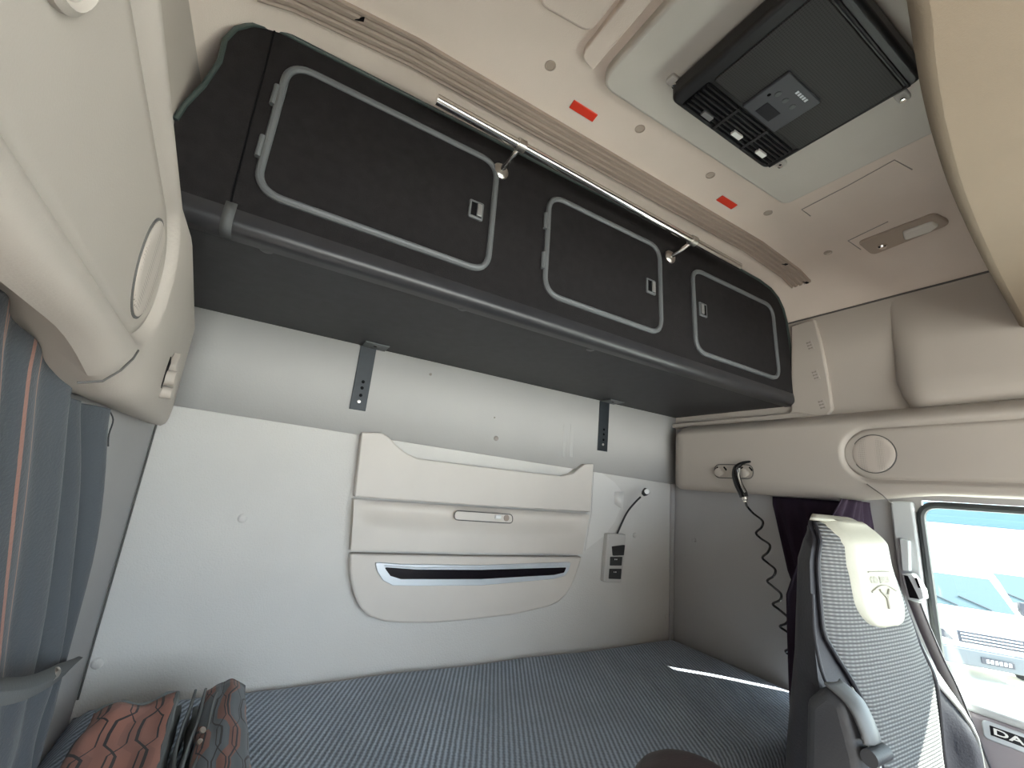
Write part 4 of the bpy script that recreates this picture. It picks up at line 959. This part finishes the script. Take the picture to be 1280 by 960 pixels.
# ------------------------------------------------------------------ outside the window
GZ = -1.42
g = obj('yard_ground', box(BM(), (-40, -60, GZ - .1), (90, 60, GZ)), M_tarmac, kind='structure')
def van(loc, rz, lab, group, big=1.0):
    t = thing('van', lab, 'van', (0, 0, 0), group)
    f = lambda u, v, d: Vector((u, -1 + d, v))
    side = [(0, .38), (.05, .75), (.10, 1.0), (.30, 1.16), (.95, 1.32), (1.75, 2.05), (2.0, 2.22), (5.2, 2.30), (5.35, 2.1), (5.4, .40)]
    obj('body', prism(BM(), side, f, 0, 2.0), M_van, t, bevel=.12, seg=4)
    obj('bumper', prism(BM(), roundpoly([(-.06, .30), (-.06, .62), (.3, .70), (.5, .30)], .04), f, -.01, 2.01), M_vangrey, t, bevel=.05, seg=3)
    gr = obj('grille', prism(BM(), [(.035, .74), (.085, .96), (.14, .96), (.10, .74)], f, .45, 1.55), M_vandark, t)
    for k in range(3): obj('grille_bar', tube(BM(), [(.03 + .02 * k, -.5, .79 + .06 * k), (.03 + .02 * k, .5, .79 + .06 * k)], .013, 8), M_silver, gr)
    for s in (-1, 1):
        hl_ = roundpoly([(s * .62, .74), (s * .94, .80), (s * .97, .98), (s * .78, .94)], .03, 3)
        obj('headlight', prism(BM(), hl_, lambda u, v, d: Vector((.02 + (v - .74) * .22 + max(0, abs(u) - .7) * .2 - d, u, v)), -.15, .03), M_vandark, t, bevel=.01)
        w = obj('wheel', lathe(BM(), [(.20, -.12), (.33, -.11), (.34, 0), (.33, .11), (.20, .12)], (1.05, s * .87, .34), (0, 1, 0), 28), M_tyre, t)
        obj('wheel', lathe(BM(), [(.20, -.12), (.33, -.11), (.34, 0), (.33, .11), (.20, .12)], (4.3, s * .87, .34), (0, 1, 0), 28), M_tyre, t)
        obj('side_window', prism(BM(), roundpoly([(1.35, 1.40), (1.85, 1.88), (2.5, 1.90), (2.5, 1.38)], .05, 4), lambda u, v, d: Vector((u, s * (1.002 + d) if True else 0, v)), -.02, .008), M_vanglass, t)
        m_ = obj('mirror', prism(BM(), roundpoly([(1.25, 1.32), (1.42, 1.32), (1.42, 1.62), (1.28, 1.62)], .03, 3), lambda u, v, d: Vector((u, s * (1.08 + d), v)), 0, .16), M_vandark, t, bevel=.03)
    # windscreen lies on the sloping front
    a = Vector((.99, 0, 1.36)); b2 = Vector((1.72, 0, 2.02)); nv = Vector((-(b2.z - a.z), 0, b2.x - a.x)).normalized()
    bm = BM(); q_ = [a + Vector((0, -.86, 0)), a + Vector((0, .86, 0)), b2 + Vector((0, .78, 0)), b2 + Vector((0, -.78, 0))]
    vs1 = [bm.verts.new(p + nv * .012) for p in q_]; vs0 = [bm.verts.new(p - nv * .02) for p in q_]
    bm.faces.new(vs1); bm.faces.new(vs0[::-1])
    for i in range(4): bm.faces.new((vs1[i], vs0[i], vs0[(i + 1) % 4], vs1[(i + 1) % 4]))
    ws = obj('windscreen', bm, M_vanglass, t, bevel=.006)
    for s in (-.45, .15): obj('wiper', tube(BM(), [a + nv * .03 + Vector((0, s, .0)), a.lerp(b2, .3) + nv * .03 + Vector((0, s + .5, 0))], .012, 6), M_vandark, t)
    pt_ = obj('number_plate', box(BM(), (-.085, -.26, .40), (-.058, .26, .52)), M_vandark, t, bevel=.006)
    for k in range(6): obj('plate_mark', box(BM(), (-.089, -.21 + .07 * k, .425), (-.084, -.165 + .07 * k, .495)), M_silver, pt_)
    t.location = loc; t.rotation_euler = (0, 0, rz); t.scale = (.92, .92, .92)
    return t
van((13.4, 3.40, GZ), math.radians(36), 'white van with dark number plate parked nearest the window', 'white vans in the yard')
van((16.8, 2.95, GZ), math.radians(36), 'white van at the right edge of the window, behind the nearest', 'white vans in the yard')
bl = thing('warehouse', 'pale warehouse with a blue roof band far behind the vans', 'building', (32, 6, GZ))
obj('wall', box(BM(), (50, -30, GZ), (56, 65, 2.3)), M_build, bl)
obj('roof_band', box(BM(), (49.8, -30.2, 2.3), (56.2, 65.2, 3.6)), M_roofblue, bl)
tl = thing('trailer', 'long white box trailer with blue roof stripe behind the vans', 'trailer', (26, 2, GZ))
obj('box_body', box(BM(), (25, -12, .1), (27.5, 16, 1.72)), M_van, tl, bevel=.05)
obj('roof_stripe', box(BM(), (24.95, -12.1, 1.72), (27.55, 16.1, 2.0)), M_roofblue, tl, bevel=.02)
for y in (-6, -4.6, 5.0): obj('wheel', lathe(BM(), [(.3, -.15), (.48, -.13), (.48, .13), (.3, .15)], (25.3, y, GZ + .48), (1, 0, 0), 24), M_tyre, tl)

# ------------------------------------------------------------------ light
w = bpy.data.worlds.new('world'); S.world = w; w.use_nodes = True
bg = w.node_tree.nodes['Background']; bg.inputs[0].default_value = (.76, .89, 1.0, 1); bg.inputs[1].default_value = 5.2
sd = bpy.data.lights.new('sun', 'SUN'); sd.energy = 30; sd.angle = math.radians(.6); sd.color = (1, .95, .86)
so = bpy.data.objects.new('sun', sd); COL.objects.link(so); so.location = (10, -10, 8)
so.rotation_euler = Vector((-.62, .62, -.545)).to_track_quat('-Z', 'Y').to_euler()

S.view_settings.view_transform = 'Standard'; S.view_settings.look = 'None'; S.view_settings.gamma = 1; S.view_settings.exposure = .6
S.view_settings.use_curve_mapping = False
S.cycles.max_bounces = 14; S.cycles.diffuse_bounces = 8; S.cycles.transparent_max_bounces = 16; S.cycles.sample_clamp_indirect = 6
